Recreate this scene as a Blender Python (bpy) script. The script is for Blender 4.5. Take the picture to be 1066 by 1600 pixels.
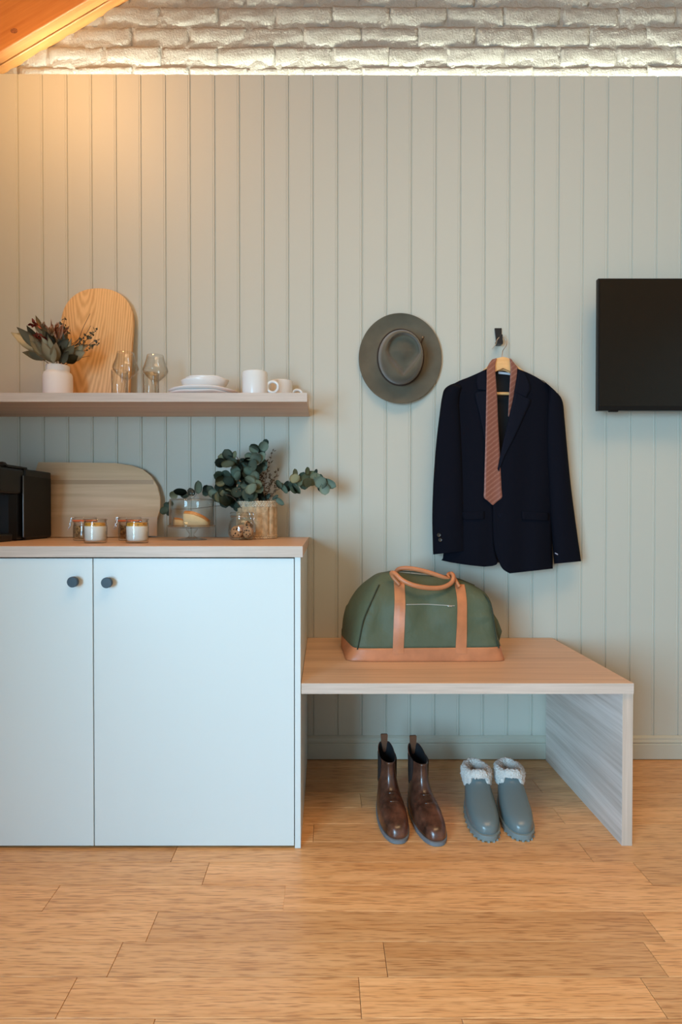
import bpy, bmesh, math, random
from mathutils import Vector, Matrix, noise
random.seed(7)
S = bpy.context.scene
for o in list(bpy.data.objects): bpy.data.objects.remove(o)
C = S.collection
PI = math.pi

# ---------------------------------------------------------------- camera
F = 869.0; CAMY = -2.2; CAMZ = 0.977; PITCH = math.radians(0.64)
cam = bpy.data.objects.new('camera', bpy.data.cameras.new('camera')); C.objects.link(cam)
cam.location = (0, CAMY, CAMZ); cam.rotation_euler = (PI/2 - PITCH, 0, 0)
cam.data.sensor_fit = 'HORIZONTAL'; cam.data.sensor_width = 36
cam.data.lens = F/1066*36
cam.data.shift_x = 24/1066; cam.data.shift_y = 10.7/1066
cam.data.clip_start = 0.02
S.camera = cam

def at(px, py, Y):
    """world point on the plane y=Y measured at photo pixel (px,py)"""
    u = (px-509)/F; v = (810.7-py)/F
    dy = math.cos(PITCH) + v*math.sin(PITCH); dz = -math.sin(PITCH) + v*math.cos(PITCH)
    k = (Y-CAMY)/dy
    return Vector((u*k, Y, CAMZ + dz*k))
def sc(Y): return F/(Y-CAMY)

# ---------------------------------------------------------------- world + lights
w = bpy.data.worlds.new('world'); S.world = w; w.use_nodes = True
w.node_tree.nodes['Background'].inputs[0].default_value = (0.55, 0.65, 0.8, 1)
w.node_tree.nodes['Background'].inputs[1].default_value = 0.15
def area(name, loc, target, sx, sy, power, col, spread=PI):
    l = bpy.data.lights.new(name, 'AREA'); l.shape = 'RECTANGLE'; l.size = sx; l.size_y = sy
    l.energy = power; l.color = col; l.spread = spread
    o = bpy.data.objects.new(name, l); C.objects.link(o); o.location = loc
    o.rotation_euler = (Vector(target)-Vector(loc)).to_track_quat('-Z', 'Y').to_euler()
    return o
area('window_light', (-1.62, -3.75, 1.08), (1.0, -3.2, 1.0), 2.3, 1.55, 320, (0.40, 0.73, 1.0))
area('rear_fill_light', (0.8, -5.0, 1.15), (0.6, 0, 1.0), 2.0, 1.7, 6, (0.45, 0.75, 1.0))  # added weak cool fill from behind the camera
area('ceiling_lamp', (0.5, -2.2, 3.35), (0.35, -1.55, 0), 1.8, 1.0, 15, (1.0, 0.66, 0.36), math.radians(118))
area('ridge_warm_fill', (1.0, -1.7, 3.55), (0.7, -0.7, 0), 2.2, 1.0, 17, (1.0, 0.62, 0.32))  # added broad fill that warms the upper wall
area('corner_lamp', (-1.02, -0.62, 2.84), (-0.85, 0.1, 1.9), 0.30, 0.15, 7.5, (1.0, 0.53, 0.20))
S.view_settings.view_transform = 'Standard'; S.view_settings.look = 'None'
S.view_settings.gamma = 1; S.view_settings.use_curve_mapping = False
S.view_settings.exposure = 0.0

# ---------------------------------------------------------------- helpers
def nodes(name):
    m = bpy.data.materials.new(name); m.use_nodes = True
    nt = m.node_tree; return m, nt, nt.nodes['Principled BSDF']
def mat(name, col, rough=0.6, metal=0, bump=0, bscale=80, var=0, vscale=6, stretch=(1,1,1), spec=0.5, trans=0, ior=1.45, sheen=0, coat=0, coatr=0.1, bdist=0.002):
    m, nt, b = nodes(name); N = nt.nodes.new; L = nt.links.new
    b.inputs['Base Color'].default_value = (*col, 1); b.inputs['Roughness'].default_value = rough
    b.inputs['Metallic'].default_value = metal; b.inputs['Specular IOR Level'].default_value = spec
    b.inputs['Transmission Weight'].default_value = trans; b.inputs['IOR'].default_value = ior
    b.inputs['Sheen Weight'].default_value = sheen; b.inputs['Coat Weight'].default_value = coat; b.inputs['Coat Roughness'].default_value = coatr
    tc = N('ShaderNodeTexCoord'); mp = N('ShaderNodeMapping'); mp.inputs['Scale'].default_value = stretch
    L(tc.outputs['Object'], mp.inputs['Vector'])
    if var:
        n = N('ShaderNodeTexNoise'); n.inputs['Scale'].default_value = vscale; n.inputs['Detail'].default_value = 6
        L(mp.outputs[0], n.inputs['Vector'])
        r = N('ShaderNodeValToRGB'); r.color_ramp.elements[0].position = .3; r.color_ramp.elements[1].position = .7
        r.color_ramp.elements[0].color = (*[c*(1-var) for c in col], 1); r.color_ramp.elements[1].color = (*[min(1, c*(1+var)) for c in col], 1)
        L(n.outputs[0], r.inputs[0]); L(r.outputs[0], b.inputs['Base Color'])
    if bump:
        n = N('ShaderNodeTexNoise'); n.inputs['Scale'].default_value = bscale; n.inputs['Detail'].default_value = 4
        L(mp.outputs[0], n.inputs['Vector'])
        q = N('ShaderNodeBump'); q.inputs['Strength'].default_value = bump; q.inputs['Distance'].default_value = bdist
        L(n.outputs[0], q.inputs['Height']); L(q.outputs[0], b.inputs['Normal'])
    return m
def thin_glass(name, tint=(.97,.98,.98), k=1.0, rough=.03):
    m = bpy.data.materials.new(name); m.use_nodes = True; nt = m.node_tree; nt.nodes.clear(); N = nt.nodes.new; L = nt.links.new
    o = N('ShaderNodeOutputMaterial'); t = N('ShaderNodeBsdfTransparent')
    g = N('ShaderNodeBsdfGlossy'); g.inputs['Roughness'].default_value = rough; f_ = N('ShaderNodeLayerWeight'); f_.inputs[0].default_value = .5; pw = N('ShaderNodeMath'); pw.operation = 'POWER'; pw.inputs[1].default_value = 3.2; L(f_.outputs['Facing'], pw.inputs[0]); lw = N('ShaderNodeMath'); lw.operation = 'MULTIPLY_ADD'; lw.inputs[1].default_value = .85; lw.inputs[2].default_value = .035; L(pw.outputs[0], lw.inputs[0]); cm_ = N('ShaderNodeMix'); cm_.data_type = 'RGBA'; cm_.inputs[6].default_value = (*tint, 1); cm_.inputs[7].default_value = (.76,.73,.68,1); p3 = N('ShaderNodeMath'); p3.operation = 'POWER'; p3.inputs[1].default_value = 2.2; L(f_.outputs['Facing'], p3.inputs[0]); L(p3.outputs[0], cm_.inputs[0]); L(cm_.outputs[2], t.inputs[0])
    mu = N('ShaderNodeMath'); mu.operation = 'MULTIPLY'; mu.inputs[1].default_value = k; mu.use_clamp = True; L(lw.outputs[0], mu.inputs[0])
    mx = N('ShaderNodeMixShader'); L(mu.outputs[0], mx.inputs[0]); L(t.outputs[0], mx.inputs[1]); L(g.outputs[0], mx.inputs[2]); L(mx.outputs[0], o.inputs[0]); return m
def wood(name, c1, c2, axis=0, fine=90, long=2.2, rough=0.5, dark=None, rings=0, streak=0, ringsc=14, center=(0,0,0), bump=.12):
    """grain along the given object axis; c1..c2 the pale and dark of the grain"""
    m, nt, b = nodes(name); N = nt.nodes.new; L = nt.links.new
    b.inputs['Roughness'].default_value = rough
    tc = N('ShaderNodeTexCoord'); oi = N('ShaderNodeObjectInfo')
    mul = N('ShaderNodeVectorMath'); mul.operation = 'SCALE'; mul.inputs[0].default_value = (7.3, 3.1, 5.7)
    L(oi.outputs['Random'], mul.inputs['Scale'])
    ad = N('ShaderNodeVectorMath'); L(tc.outputs['Object'], ad.inputs[0]); L(mul.outputs[0], ad.inputs[1])
    mp = N('ShaderNodeMapping'); s = [fine]*3; s[axis] = long; mp.inputs['Scale'].default_value = s
    L(ad.outputs[0], mp.inputs['Vector'])
    n = N('ShaderNodeTexNoise'); n.inputs['Scale'].default_value = 1; n.inputs['Detail'].default_value = 5; n.inputs['Roughness'].default_value = .62
    L(mp.outputs[0], n.inputs['Vector'])
    mp2 = N('ShaderNodeMapping'); s = [fine*.16]*3; s[axis] = long*.35; mp2.inputs['Scale'].default_value = s
    L(ad.outputs[0], mp2.inputs['Vector'])
    n2 = N('ShaderNodeTexNoise'); n2.inputs['Scale'].default_value = 1; n2.inputs['Detail'].default_value = 3
    L(mp2.outputs[0], n2.inputs['Vector'])
    mx = N('ShaderNodeMath'); mx.operation = 'MULTIPLY_ADD'; mx.inputs[1].default_value = .55
    L(n.outputs[0], mx.inputs[0])
    m5 = N('ShaderNodeMath'); m5.operation = 'MULTIPLY'; m5.inputs[1].default_value = .45; L(n2.outputs[0], m5.inputs[0]); L(m5.outputs[0], mx.inputs[2])
    r = N('ShaderNodeValToRGB'); r.color_ramp.elements[0].position = .36; r.color_ramp.elements[1].position = .62
    r.color_ramp.elements[0].color = (*c2, 1); r.color_ramp.elements[1].color = (*c1, 1)
    fac = mx.outputs[0]
    if rings:
        mp3 = N('ShaderNodeMapping'); s = [1]*3; s[axis] = .16; mp3.inputs['Scale'].default_value = s; mp3.inputs['Location'].default_value = center
        L(tc.outputs['Object'], mp3.inputs['Vector'])
        wv = N('ShaderNodeTexWave'); wv.wave_type = 'RINGS'; wv.rings_direction = 'Y'; wv.inputs['Scale'].default_value = ringsc
        wv.inputs['Distortion'].default_value = 5; wv.inputs['Detail'].default_value = 3; wv.inputs['Detail Scale'].default_value = 1.2
        L(mp3.outputs[0], wv.inputs['Vector'])
        m6 = N('ShaderNodeMath'); m6.operation = 'MULTIPLY_ADD'; m6.inputs[1].default_value = rings; L(wv.outputs[1], m6.inputs[0])
        m7 = N('ShaderNodeMath'); m7.operation = 'SUBTRACT'; m7.inputs[1].default_value = rings*.5; L(mx.outputs[0], m7.inputs[0]); L(m7.outputs[0], m6.inputs[2])
        fac = m6.outputs[0]
    L(fac, r.inputs[0]); out = r.outputs[0]
    if streak:
        mp4 = N('ShaderNodeMapping'); s = [fine*2.2]*3; s[axis] = long*2.8; mp4.inputs['Scale'].default_value = s; mp4.inputs['Location'].default_value = (3,1,2)
        L(ad.outputs[0], mp4.inputs['Vector'])
        n4 = N('ShaderNodeTexNoise'); n4.inputs['Scale'].default_value = 1; n4.inputs['Detail'].default_value = 2; L(mp4.outputs[0], n4.inputs['Vector'])
        r4 = N('ShaderNodeValToRGB'); r4.color_ramp.elements[0].position = .34; r4.color_ramp.elements[1].position = .50
        r4.color_ramp.elements[0].color = (1,1,1,1); r4.color_ramp.elements[1].color = (0,0,0,1)
        L(n4.outputs[0], r4.inputs[0])
        ms = N('ShaderNodeMath'); ms.operation = 'MULTIPLY'; ms.inputs[1].default_value = streak; L(r4.outputs[0], ms.inputs[0])
        mc = N('ShaderNodeMix'); mc.data_type = 'RGBA'; mc.inputs[7].default_value = (*(dark or [c*.4 for c in c2]), 1)
        L(ms.outputs[0], mc.inputs[0]); L(out, mc.inputs[6]); out = mc.outputs[2]
        hv = N('ShaderNodeHueSaturation'); vr = N('ShaderNodeMapRange'); vr.inputs[3].default_value = .86; vr.inputs[4].default_value = 1.12
        L(oi.outputs['Random'], vr.inputs[0]); L(vr.outputs[0], hv.inputs['Value']); L(out, hv.inputs['Color']); out = hv.outputs[0]
    L(out, b.inputs['Base Color'])
    q = N('ShaderNodeBump'); q.inputs['Strength'].default_value = bump; q.inputs['Distance'].default_value = .001
    L(n.outputs[0], q.inputs['Height']); L(q.outputs[0], b.inputs['Normal'])
    return m

def obj(name, bm, m, parent=None, smooth=False, loc=None, kind=None):
    me = bpy.data.meshes.new(name); bmesh.ops.recalc_face_normals(bm, faces=bm.faces[:])
    bm.to_mesh(me); bm.free(); me.materials.append(m)
    if smooth: me.polygons.foreach_set('use_smooth', [True]*len(me.polygons))
    o = bpy.data.objects.new(name, me); C.objects.link(o)
    if parent: o.parent = parent
    if loc: o.location = loc
    if kind: o['kind'] = kind
    if smooth == 'auto':
        me.polygons.foreach_set('use_smooth', [True]*len(me.polygons))
        mo = o.modifiers.new('edges', 'EDGE_SPLIT'); mo.split_angle = math.radians(38)
    return o
def tag(o, label, cat, group=None):
    o['label'] = label; o['category'] = cat
    if group: o['group'] = group
    return o
def thing(name, label, cat, loc=(0,0,0), rz=0, group=None):
    o = bpy.data.objects.new(name, None); C.objects.link(o); o.location = loc; o.rotation_euler = (0,0,rz); o.empty_display_size = .05
    return tag(o, label, cat, group)
def dup(root, loc, rz, label):
    r = root.copy(); C.objects.link(r); r.location = loc; r.rotation_euler = (0,0,rz); r['label'] = label
    for ch in list(root.children):
        c = ch.copy(); C.objects.link(c); c.parent = r
        for g in ch.children:
            d = g.copy(); C.objects.link(d); d.parent = c
    return r
def box(x0,x1,y0,y1,z0,z1, bev=0, bm=None, seg=2):
    b = bm or bmesh.new()
    r = bmesh.ops.create_cube(b, size=1)
    for v in r['verts']:
        v.co = Vector(((x0+x1)/2+v.co.x*(x1-x0), (y0+y1)/2+v.co.y*(y1-y0), (z0+z1)/2+v.co.z*(z1-z0)))
    if bev:
        es = list({e for v in r['verts'] for e in v.link_edges})
        bmesh.ops.bevel(b, geom=es, offset=bev, segments=seg, affect='EDGES', profile=.5)
    return b
def loft(rings, cap0=True, cap1=True, bm=None, closed=True):
    b = bm or bmesh.new(); V = [[b.verts.new(p) for p in r] for r in rings]; n = len(rings[0])
    for i in range(len(V)-1):
        for j in range(n if closed else n-1):
            k = (j+1) % n
            try: b.faces.new((V[i][j], V[i][k], V[i+1][k], V[i+1][j]))
            except ValueError: pass
    if cap0 and n > 2: b.faces.new(V[0][::-1])
    if cap1 and n > 2: b.faces.new(V[-1])
    return b
def lathe(prof, seg=32, cx=0, cy=0, cz=0, bm=None, cap0=False, cap1=False):
    return loft([[Vector((cx+r*math.cos(2*PI*k/seg), cy+r*math.sin(2*PI*k/seg), cz+z)) for k in range(seg)] for r, z in prof], cap0, cap1, bm)
def cr(pts, n):
    """Catmull-Rom resample to n+1 points"""
    P = [Vector(p) for p in pts]; m = len(P)-1; out = []
    for i in range(n+1):
        t = i/n*m; k = min(int(t), m-1); f = t-k
        p0 = P[max(k-1,0)]; p1 = P[k]; p2 = P[k+1]; p3 = P[min(k+2,m)]
        out.append(0.5*((2*p1)+(p2-p0)*f+(2*p0-5*p1+4*p2-p3)*f*f+(3*p1-p0-3*p2+p3)*f*f*f))
    return out
def tube(pts, rad, n=24, seg=8, bm=None, flat=1.0, closed=False):
    P = cr(pts, n); rings = []
    up = Vector((0,0,1))
    for i, p in enumerate(P):
        t = (P[min(i+1,len(P)-1)]-P[max(i-1,0)]).normalized()
        a = t.cross(up)
        if a.length < .05: a = t.cross(Vector((1,0,0)))
        a.normalize(); c = a.cross(t).normalized()
        r = rad(i/n) if callable(rad) else rad
        rings.append([p+a*r*math.cos(2*PI*k/seg)+c*r*flat*math.sin(2*PI*k/seg) for k in range(seg)])
        up = c
    return loft(rings, True, True, bm)
def prism(pts, y0, y1, bm=None, bev=0):
    """pts (x,z) outline extruded from y0 to y1"""
    b = bm or bmesh.new()
    A = [b.verts.new((x, y0, z)) for x, z in pts]; B = [b.verts.new((x, y1, z)) for x, z in pts]; n = len(pts)
    f0 = b.faces.new(A); f1 = b.faces.new(B[::-1])
    for i in range(n): b.faces.new((A[i], B[i], B[(i+1)%n], A[(i+1)%n]))
    if bev: bmesh.ops.bevel(b, geom=list(f0.edges)+list(f1.edges), offset=bev, segments=2, affect='EDGES', profile=.5)
    return b
def sphere(c, r, bm=None, u=12, v=8, sz=(1,1,1)):
    b = bm or bmesh.new()
    bmesh.ops.create_uvsphere(b, u_segments=u, v_segments=v, radius=1, matrix=Matrix.Translation(c) @ Matrix.Diagonal((r*sz[0], r*sz[1], r*sz[2], 1)))
    return b

# ---------------------------------------------------------------- materials
paint = mat('lining_paint', (.52,.51,.435), .55, bump=.05, bscale=300)
cabpaint = mat('cabinet_paint', (.66,.73,.73), .38)
skirt = mat('skirting_paint', (.51,.50,.415), .5)
brickm = mat('painted_brick', (.34,.31,.26), .75, bump=1.0, bscale=140, bdist=.004)
plaster = mat('plaster', (.55,.48,.38), .8)
oak = wood('oak_laminate', (.74,.49,.32), (.52,.32,.20), 0, 110, 2.4, .42)
oaky = wood('oak_side_daylit', (.74,.67,.62), (.50,.43,.38), 1, 90, 2.6, .42)  # same oak, coloured paler and cooler for the blue light on the leg
oakz = wood('oak_laminate_edge', (.62,.50,.41), (.48,.38,.30), 2, 140, 4, .5)
oake = wood('oak_edge_daylit', (.64,.53,.45), (.50,.405,.335), 0, 150, 6, .5)  # same oak, greyed in colour for the cool daylight on front edges
bamboo = wood('bamboo_strand', (.82,.47,.215), (.66,.33,.125), 0, 130, 6, .32, dark=(.34,.13,.04), streak=.6, bump=.2)
bamboogap = mat('floor_gap', (.06,.03,.015), .9)
rafterm = wood('rafter_pine', (.66,.29,.085), (.46,.16,.04), 0, 40, 1.6, .42)
pine = wood('pine_board', (.82,.50,.22), (.62,.33,.12), 2, 26, 1.6, .5, rings=.22, ringsc=34, center=(.05,0,-.1))
ash = wood('ash_board', (.72,.52,.32), (.58,.39,.22), 0, 60, 2.6, .5, rings=.1, ringsc=8)
blackm = mat('black_metal', (.012,.013,.015), .4)
navyknob = mat('knob_dark', (.02,.035,.05), .42)
blackpl = mat('black_plastic', (.005,.0045,.0045), .35, spec=.35)
glassm = thin_glass('clear_glass', (.972,.978,.972), 1)
ceramic = mat('white_ceramic', (.78,.77,.76), .3)
mugm = mat('mug_glaze', (.72,.74,.73), .22)
matte = mat('matte_stoneware', (.78,.74,.72), .6)
chrome = mat('wire_metal', (.75,.75,.75), .2, metal=1)

# ---------------------------------------------------------------- setting: floor
floor = obj('floor', box(-1.6, 4.1, -5.2, .11, -.06, -.006), bamboogap, kind='structure')
base = -.656; PW = .0961
ends = {0: -.434, 1: -.325, 2: -.1056, 3: -.41, 4: .131, 5: .07, 6: -.329, -1: -.037, -2: .7525, -4: .7565, -3: .12, -5: -.3, -6: .35, -7: .1}
mod = {0: 1.184, 1: 1.184, 2: .592, 3: 1.184, 4: .592, 5: .592, 6: .592, -2: 1.184}
shared = {}
def plank(L, x, y):
    key = round(L, 3)
    if key not in shared:
        bm = box(-L/2+.0005, L/2-.0005, -PW/2+.0005, PW/2-.0005, -.012, 0, .0008, seg=1)
        o = obj('plank', bm, bamboo, floor); shared[key] = o.data
    else:
        o = bpy.data.objects.new('plank', shared[key]); C.objects.link(o); o.parent = floor
    o.location = (x, y, 0)
for r in range(-7, 46):
    y1 = base - (r-1)*PW; y0 = y1-PW
    if r in (2,): segs = [(-.696-.592*2, .592), (-.696-.592, .592), (-.696, .592), (-.1056, 1.184), (1.0784, 1.184)]
    elif r in (5,): segs = [(-.5225-.592*2+.592*k, .592) for k in range(6)]
    else:
        m_ = mod.get(r, 1.184 if r > 0 else 1.184); e = ends.get(r, random.uniform(-1, .2))
        segs = []; x = e
        while x > -1.6: x -= m_
        while x < 1.9: segs.append((x, m_)); x += m_
    for x, L_ in segs:
        if y0 < -5.1 or x+L_ < -1.45: continue
        x0 = max(x, -1.45)
        if y1 > .0: y1c = 0
        plank(L_ - (x0-x), x0+(L_-(x0-x))/2, (y0+y1)/2 if y1 <= 0.02 else (y0+y1)/2)

# ---------------------------------------------------------------- setting: lined wall
ZT0 = at(27, 115.5, 0).z; ZT1 = at(1066, 119, 0).z
XL = -1.45
wallb = obj('wall_back', box(XL, 4.05, .010, .022, 0, ZT0-.012), paint, kind='structure')
BW = (at(1025, 600, 0).x-at(31, 600, 0).x)/26
bx0 = at(31, 600, 0).x
def board_mesh():
    w_ = BW; g = .0026
    prof = [(0, .010), (0, .0045), (g*.55, .0045), (g*1.15, 0), (w_-g*4.0, 0), (w_-g*3.6, .0012), (w_-g*3.0, .0012), (w_-g*2.6, 0), (w_-g*1.1, 0), (w_-g*.3, .0045), (w_, .0045), (w_, .010)]
    return loft([[Vector((x, y, z)) for x, y in prof] for z in (.09, 1.0)])
bd = None
k = -5
while bx0+k*BW < 3.9:
    x = bx0+k*BW
    if x >= XL:
        if bd is None: bd = obj('board', board_mesh(), paint, wallb); o = bd
        else: o = bpy.data.objects.new('board', bd.data); C.objects.link(o); o.parent = wallb
        top = ZT0 + (ZT1-ZT0)*(x-at(27,115,0).x)/(at(1066,119,0).x-at(27,115,0).x)
        o.location = (x, 0, .09-.09*(top-.09)/.91); o.scale = (1, 1, (top-.09)/.91)
    k += 1
# ledge the light strip lies on
obj('ledge', box(XL, 4.05, .011, .12, ZT0-.040, ZT0-.028), paint, wallb)
sk = [(0,.003),(-.014,.003),(-.014,.060),(-.011,.064),(-.014,.068),(-.014,.072),(-.0105,.077),(-.0105,.085),(-.005,.0905),(-.002,.0925),(0,.0925)]
bb = loft([[Vector((x, y, z)) for y, z in sk] for x in (XL, 4.05)])
obj('baseboard_back', bb, skirt, kind='structure')

# light strip behind the lip
le, nt, b = nodes('strip_light'); b.inputs['Emission Color'].default_value = (.90, 1, .93, 1); b.inputs['Emission Strength'].default_value = 98
strip = obj('light_strip', box(-1.17, 2.6, .036, .048, ZT0-.028, ZT0-.022), le)
tag(strip, 'white light strip lying behind the top edge of the wall lining', 'light strip')

# ---------------------------------------------------------------- setting: brick gable
YB = .092
gable = obj('wall_gable', box(XL, 4.05, YB+.012, YB+.10, 2.4, 4.7), brickm, kind='structure')
def rough_grid(x0, x1, z0, z1, nx, nz, y, amp, sc_, seed, bulge=0):
    bm = bmesh.new(); V = []
    for j in range(nz+1):
        row = []
        for i in range(nx+1):
            x = x0+(x1-x0)*i/nx; z = z0+(z1-z0)*j/nz
            d = noise.fractal(Vector((x*sc_+seed, z*sc_, seed*1.7)), .9, 2.1, 4)*amp
            row.append((x, y-d, z))
        V.append(row)
    return V
def mortar():
    V = rough_grid(XL, 2.2, 2.66, 3.32, 300, 56, YB-.002, .006, 40, 3.3)
    bm = bmesh.new(); W = [[bm.verts.new(p) for p in r] for r in V]
    for j in range(len(W)-1):
        for i in range(len(W[0])-1): bm.faces.new((W[j][i], W[j][i+1], W[j+1][i+1], W[j+1][i]))
    return bm
obj('mortar', mortar(), brickm, gable, True)
def brick(x0, x1, z0, z1, seed):
    rnd = random.Random(seed)
    nx, nz = 16, 7; bm = bmesh.new(); tilt = rnd.uniform(-.0015, .003); tx = rnd.uniform(-.003, .003); out = rnd.uniform(.006, .010)
    W = []
    rows = []
    for j in range(-1, nz+2):
        row = []
        jj = min(max(j, 0), nz)
        for i in range(-1, nx+2):
            ii = min(max(i, 0), nx)
            u = ii/nx; v = jj/nz
            ex = noise.noise(Vector((v*5+seed, seed*.7, 1.3)))*.0045*(1 if u < .5 else -1) if ii in (0, nx) else 0
            ez = noise.noise(Vector((u*9+seed, 2.2, seed*.3)))*.0045
            x = x0+(x1-x0)*u+ex; z = z0+(z1-z0)*v + ez
            d = out + tilt*(v-.5)*2 + tx*(u-.5)*2 + noise.fractal(Vector((x*34, z*34, seed*.37)), .9, 2.1, 4)*.0032
            edge = min(min(u, 1-u)*(x1-x0), min(v, 1-v)*(z1-z0))
            d -= .0042*max(0, 1-edge/.008)**1.5
            # a hanging lip of mortar and a hollow above it on the lower edge
            if v < .42: d -= .018*max(0, noise.noise(Vector((x*8, seed*.9, 0)))+.28)*(1-v/.42)**.45
            y = YB - d
            if i in (-1, nx+1) or j in (-1, nz+1): y = YB+.014
            row.append(bm.verts.new((x-(x0+x1)/2, y, z-(z0+z1)/2)))
        rows.append(row)
    for j in range(len(rows)-1):
        for i in range(len(rows[0])-1):
            try: bm.faces.new((rows[j][i], rows[j][i+1], rows[j+1][i+1], rows[j+1][i]))
            except ValueError: pass
    o = obj('brick', bm, brickm, gable, True, loc=((x0+x1)/2, 0, (z0+z1)/2)); return o
BP = (at(875.5, 90, YB).x-at(340+89.2*0, 90, YB).x)/6
seed = 1
for r_ in range(-1, 7):
    zt = at(0, 75-31*r_, YB).z; zb = at(0, 104.5-31*r_, YB).z
    x = at([698, 653.6][r_ % 2], 90, YB).x - BP*10
    while x < 2.1:
        j = random.uniform(-.005, .005)
        if x+BP > XL: brick(max(x+.0025+j, XL), x+BP-.0025+j*.5, zb+.001, zt-.0005, seed)
        x += BP; seed += 1

# ---------------------------------------------------------------- setting: ceiling, rafters, side walls
p0 = at(15, 113, YB); p1 = at(205, 0, YB); sl = (p1.z-p0.z)/(p1.x-p0.x)
def zraf(x): return p0.z + sl*(x-p0.x)
RX = 1.3
def slope_prism(x0, x1, dz0, dz1, y0, y1):
    return prism([(x0, zraf(x0)+dz0), (x1, zraf(x1)+dz0), (x1, zraf(x1)+dz1), (x0, zraf(x0)+dz1)], y0, y1)
cei = prism([(XL, zraf(XL)+.30), (RX, zraf(RX)+.30), (4.05, zraf(RX)-sl*(4.05-RX)+.30), (4.05, zraf(RX)-sl*(4.05-RX)+.36), (RX, zraf(RX)+.36), (XL, zraf(XL)+.36)], -5.1, .2)
ceiling = obj('ceiling', cei, rafterm, kind='structure')
def rafter(y0, y1, dz=0, lip=0):
    a = math.atan(sl); L_ = (RX-XL)/math.cos(a); c = math.cos(a)
    bm = box(0, L_, y0, y1, dz*c, (.31)*c, .004)
    o = obj('rafter', bm, rafterm, ceiling); o.location = (XL, 0, zraf(XL)); o.rotation_euler = (0, -a, 0); return o
rafter(.050, .091); front_rafter = rafter(.002, .046, .000)
kp = at(22, 48, .002)
kn_ = lathe([(.0001,.0006),(.006,.0009),(.011,.0005),(.0125,0)], 20)
bmesh.ops.transform(kn_, matrix=Matrix.Rotation(PI/2, 4, 'X'), verts=kn_.verts[:])
kn_o = obj('knot', kn_, mat('pine_knot', (.30,.11,.045), .5, var=.5, vscale=150), front_rafter, True)
kn_o.matrix_local = front_rafter.matrix_basis.inverted() @ Matrix.Translation((kp.x, .0022, kp.z)) @ Matrix.Diagonal((1.2,1,.9,1))
for yy in (-1.2, -2.4, -3.6): rafter(yy-.045, yy, .0)
# left wall with the window the daylight comes through
WY0, WY1, WZ0, WZ1 = -4.9, -2.6, .28, 1.9
bm = box(XL-.12, XL, WY1, .11, 0, 2.97); box(XL-.12, XL, -5.1, WY0, 0, 2.97, bm=bm)
box(XL-.12, XL, WY0, WY1, WZ1, 2.97, bm=bm); box(XL-.12, XL, WY0, WY1, 0, WZ0, bm=bm)
obj('wall_left', bm, mat('left_wall_dark', (.20,.13,.08), .7), kind='structure')  # unseen wall, coloured dark to cut bounce light at the left
wf = box(XL-.10, XL-.04, WY0, WY1, WZ0, WZ0+.05)
box(XL-.10, XL-.04, WY0, WY1, WZ1-.05, WZ1, bm=wf)
for yy in (WY0, (WY0+WY1)/2-.025, WY1-.05): box(XL-.10, XL-.04, yy, yy+.05, WZ0, WZ1, bm=wf)
obj('window_1', wf, blackm, kind='structure')
obj('wall_right', box(4.05, 4.15, -5.1, .11, 0, 3.2), plaster, kind='structure')
bm = box(XL, 4.05, -5.2, -5.1, 0, .3); box(XL, -.6, -5.2, -5.1, .3, 2.0, bm=bm); box(1.6, 4.05, -5.2, -5.1, .3, 2.0, bm=bm); box(XL, 4.05, -5.2, -5.1, 2.0, 4.7, bm=bm)
obj('wall_front', bm, plaster, kind='structure')
#@@OBJECTS

# ================================================================ FURNITURE
FY = -.592                                                   # front plane of cabinet
WT = at(300, 853.3, -.598).z                                 # worktop surface
SIDEX1 = at(470, 1100, FY).x; SIDEX0 = at(460.8, 1100, FY).x
cab = thing('base_cabinet', 'pale blue-grey base cabinet with flat doors and small dark knobs, under the oak worktop', 'cabinet', (-.6, -.3, 0))
def rel(o, p): o.location = -Vector(p.location); return o
wtb = WT-.0322
CL = -1.40
rel(obj('side_panel', box(SIDEX0, SIDEX1, FY, -.02, 0, wtb-.0005, .0008), cabpaint, cab), cab)
rel(obj('side_panel', box(CL, CL+.018, FY, -.02, 0, wtb-.0005, .0008), cabpaint, cab), cab)
rel(obj('carcass', box(CL+.019, SIDEX0-.0015, -.55, -.025, .012, wtb-.006), blackm, cab), cab)
dz0 = at(300, 1321.5, FY).z; dz1 = at(300, 872.5, FY).z
dsplit = at(146.3, 1100, FY).x; dr = at(460.0, 1100, FY).x-.0008
def knobbm(px, py):
    c = at(px, py, FY-.02); bm = lathe([(.0001,-.0), (.0085,0), (.0085,.012), (.0150,.0135), (.0153,.0150), (.0153,.0245), (.0145,.0255), (.0001,.0256)], 28)
    bmesh.ops.transform(bm, matrix=Matrix.Translation((c.x, FY, c.z)) @ Matrix.Rotation(PI/2, 4, 'X'), verts=bm.verts[:]); return bm
for x0, x1, kx, ky in ((CL+.020, dsplit-.0015, 113.9, 909.3), (dsplit+.0015, dr, 167.0, 910.5)):
    # doors hang a hair proud of the carcass
    d = rel(obj('door', box(x0, x1, FY, FY+.018, dz0, dz1, .0008), cabpaint, cab), cab)
    obj('knob', knobbm(kx, ky), navyknob, d, 'auto')
WX1 = -.0665
top = obj('worktop', box(XL+.002, WX1, -.598, -.0015, wtb, WT, .0012), oak)
tag(top, 'oak worktop with square edge lying on the pale blue-grey cabinet', 'worktop')
obj('edge_band', box(XL+.002, WX1+.0002, -.5990, -.597, wtb+.0004, WT-.0006), oake, top)

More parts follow.
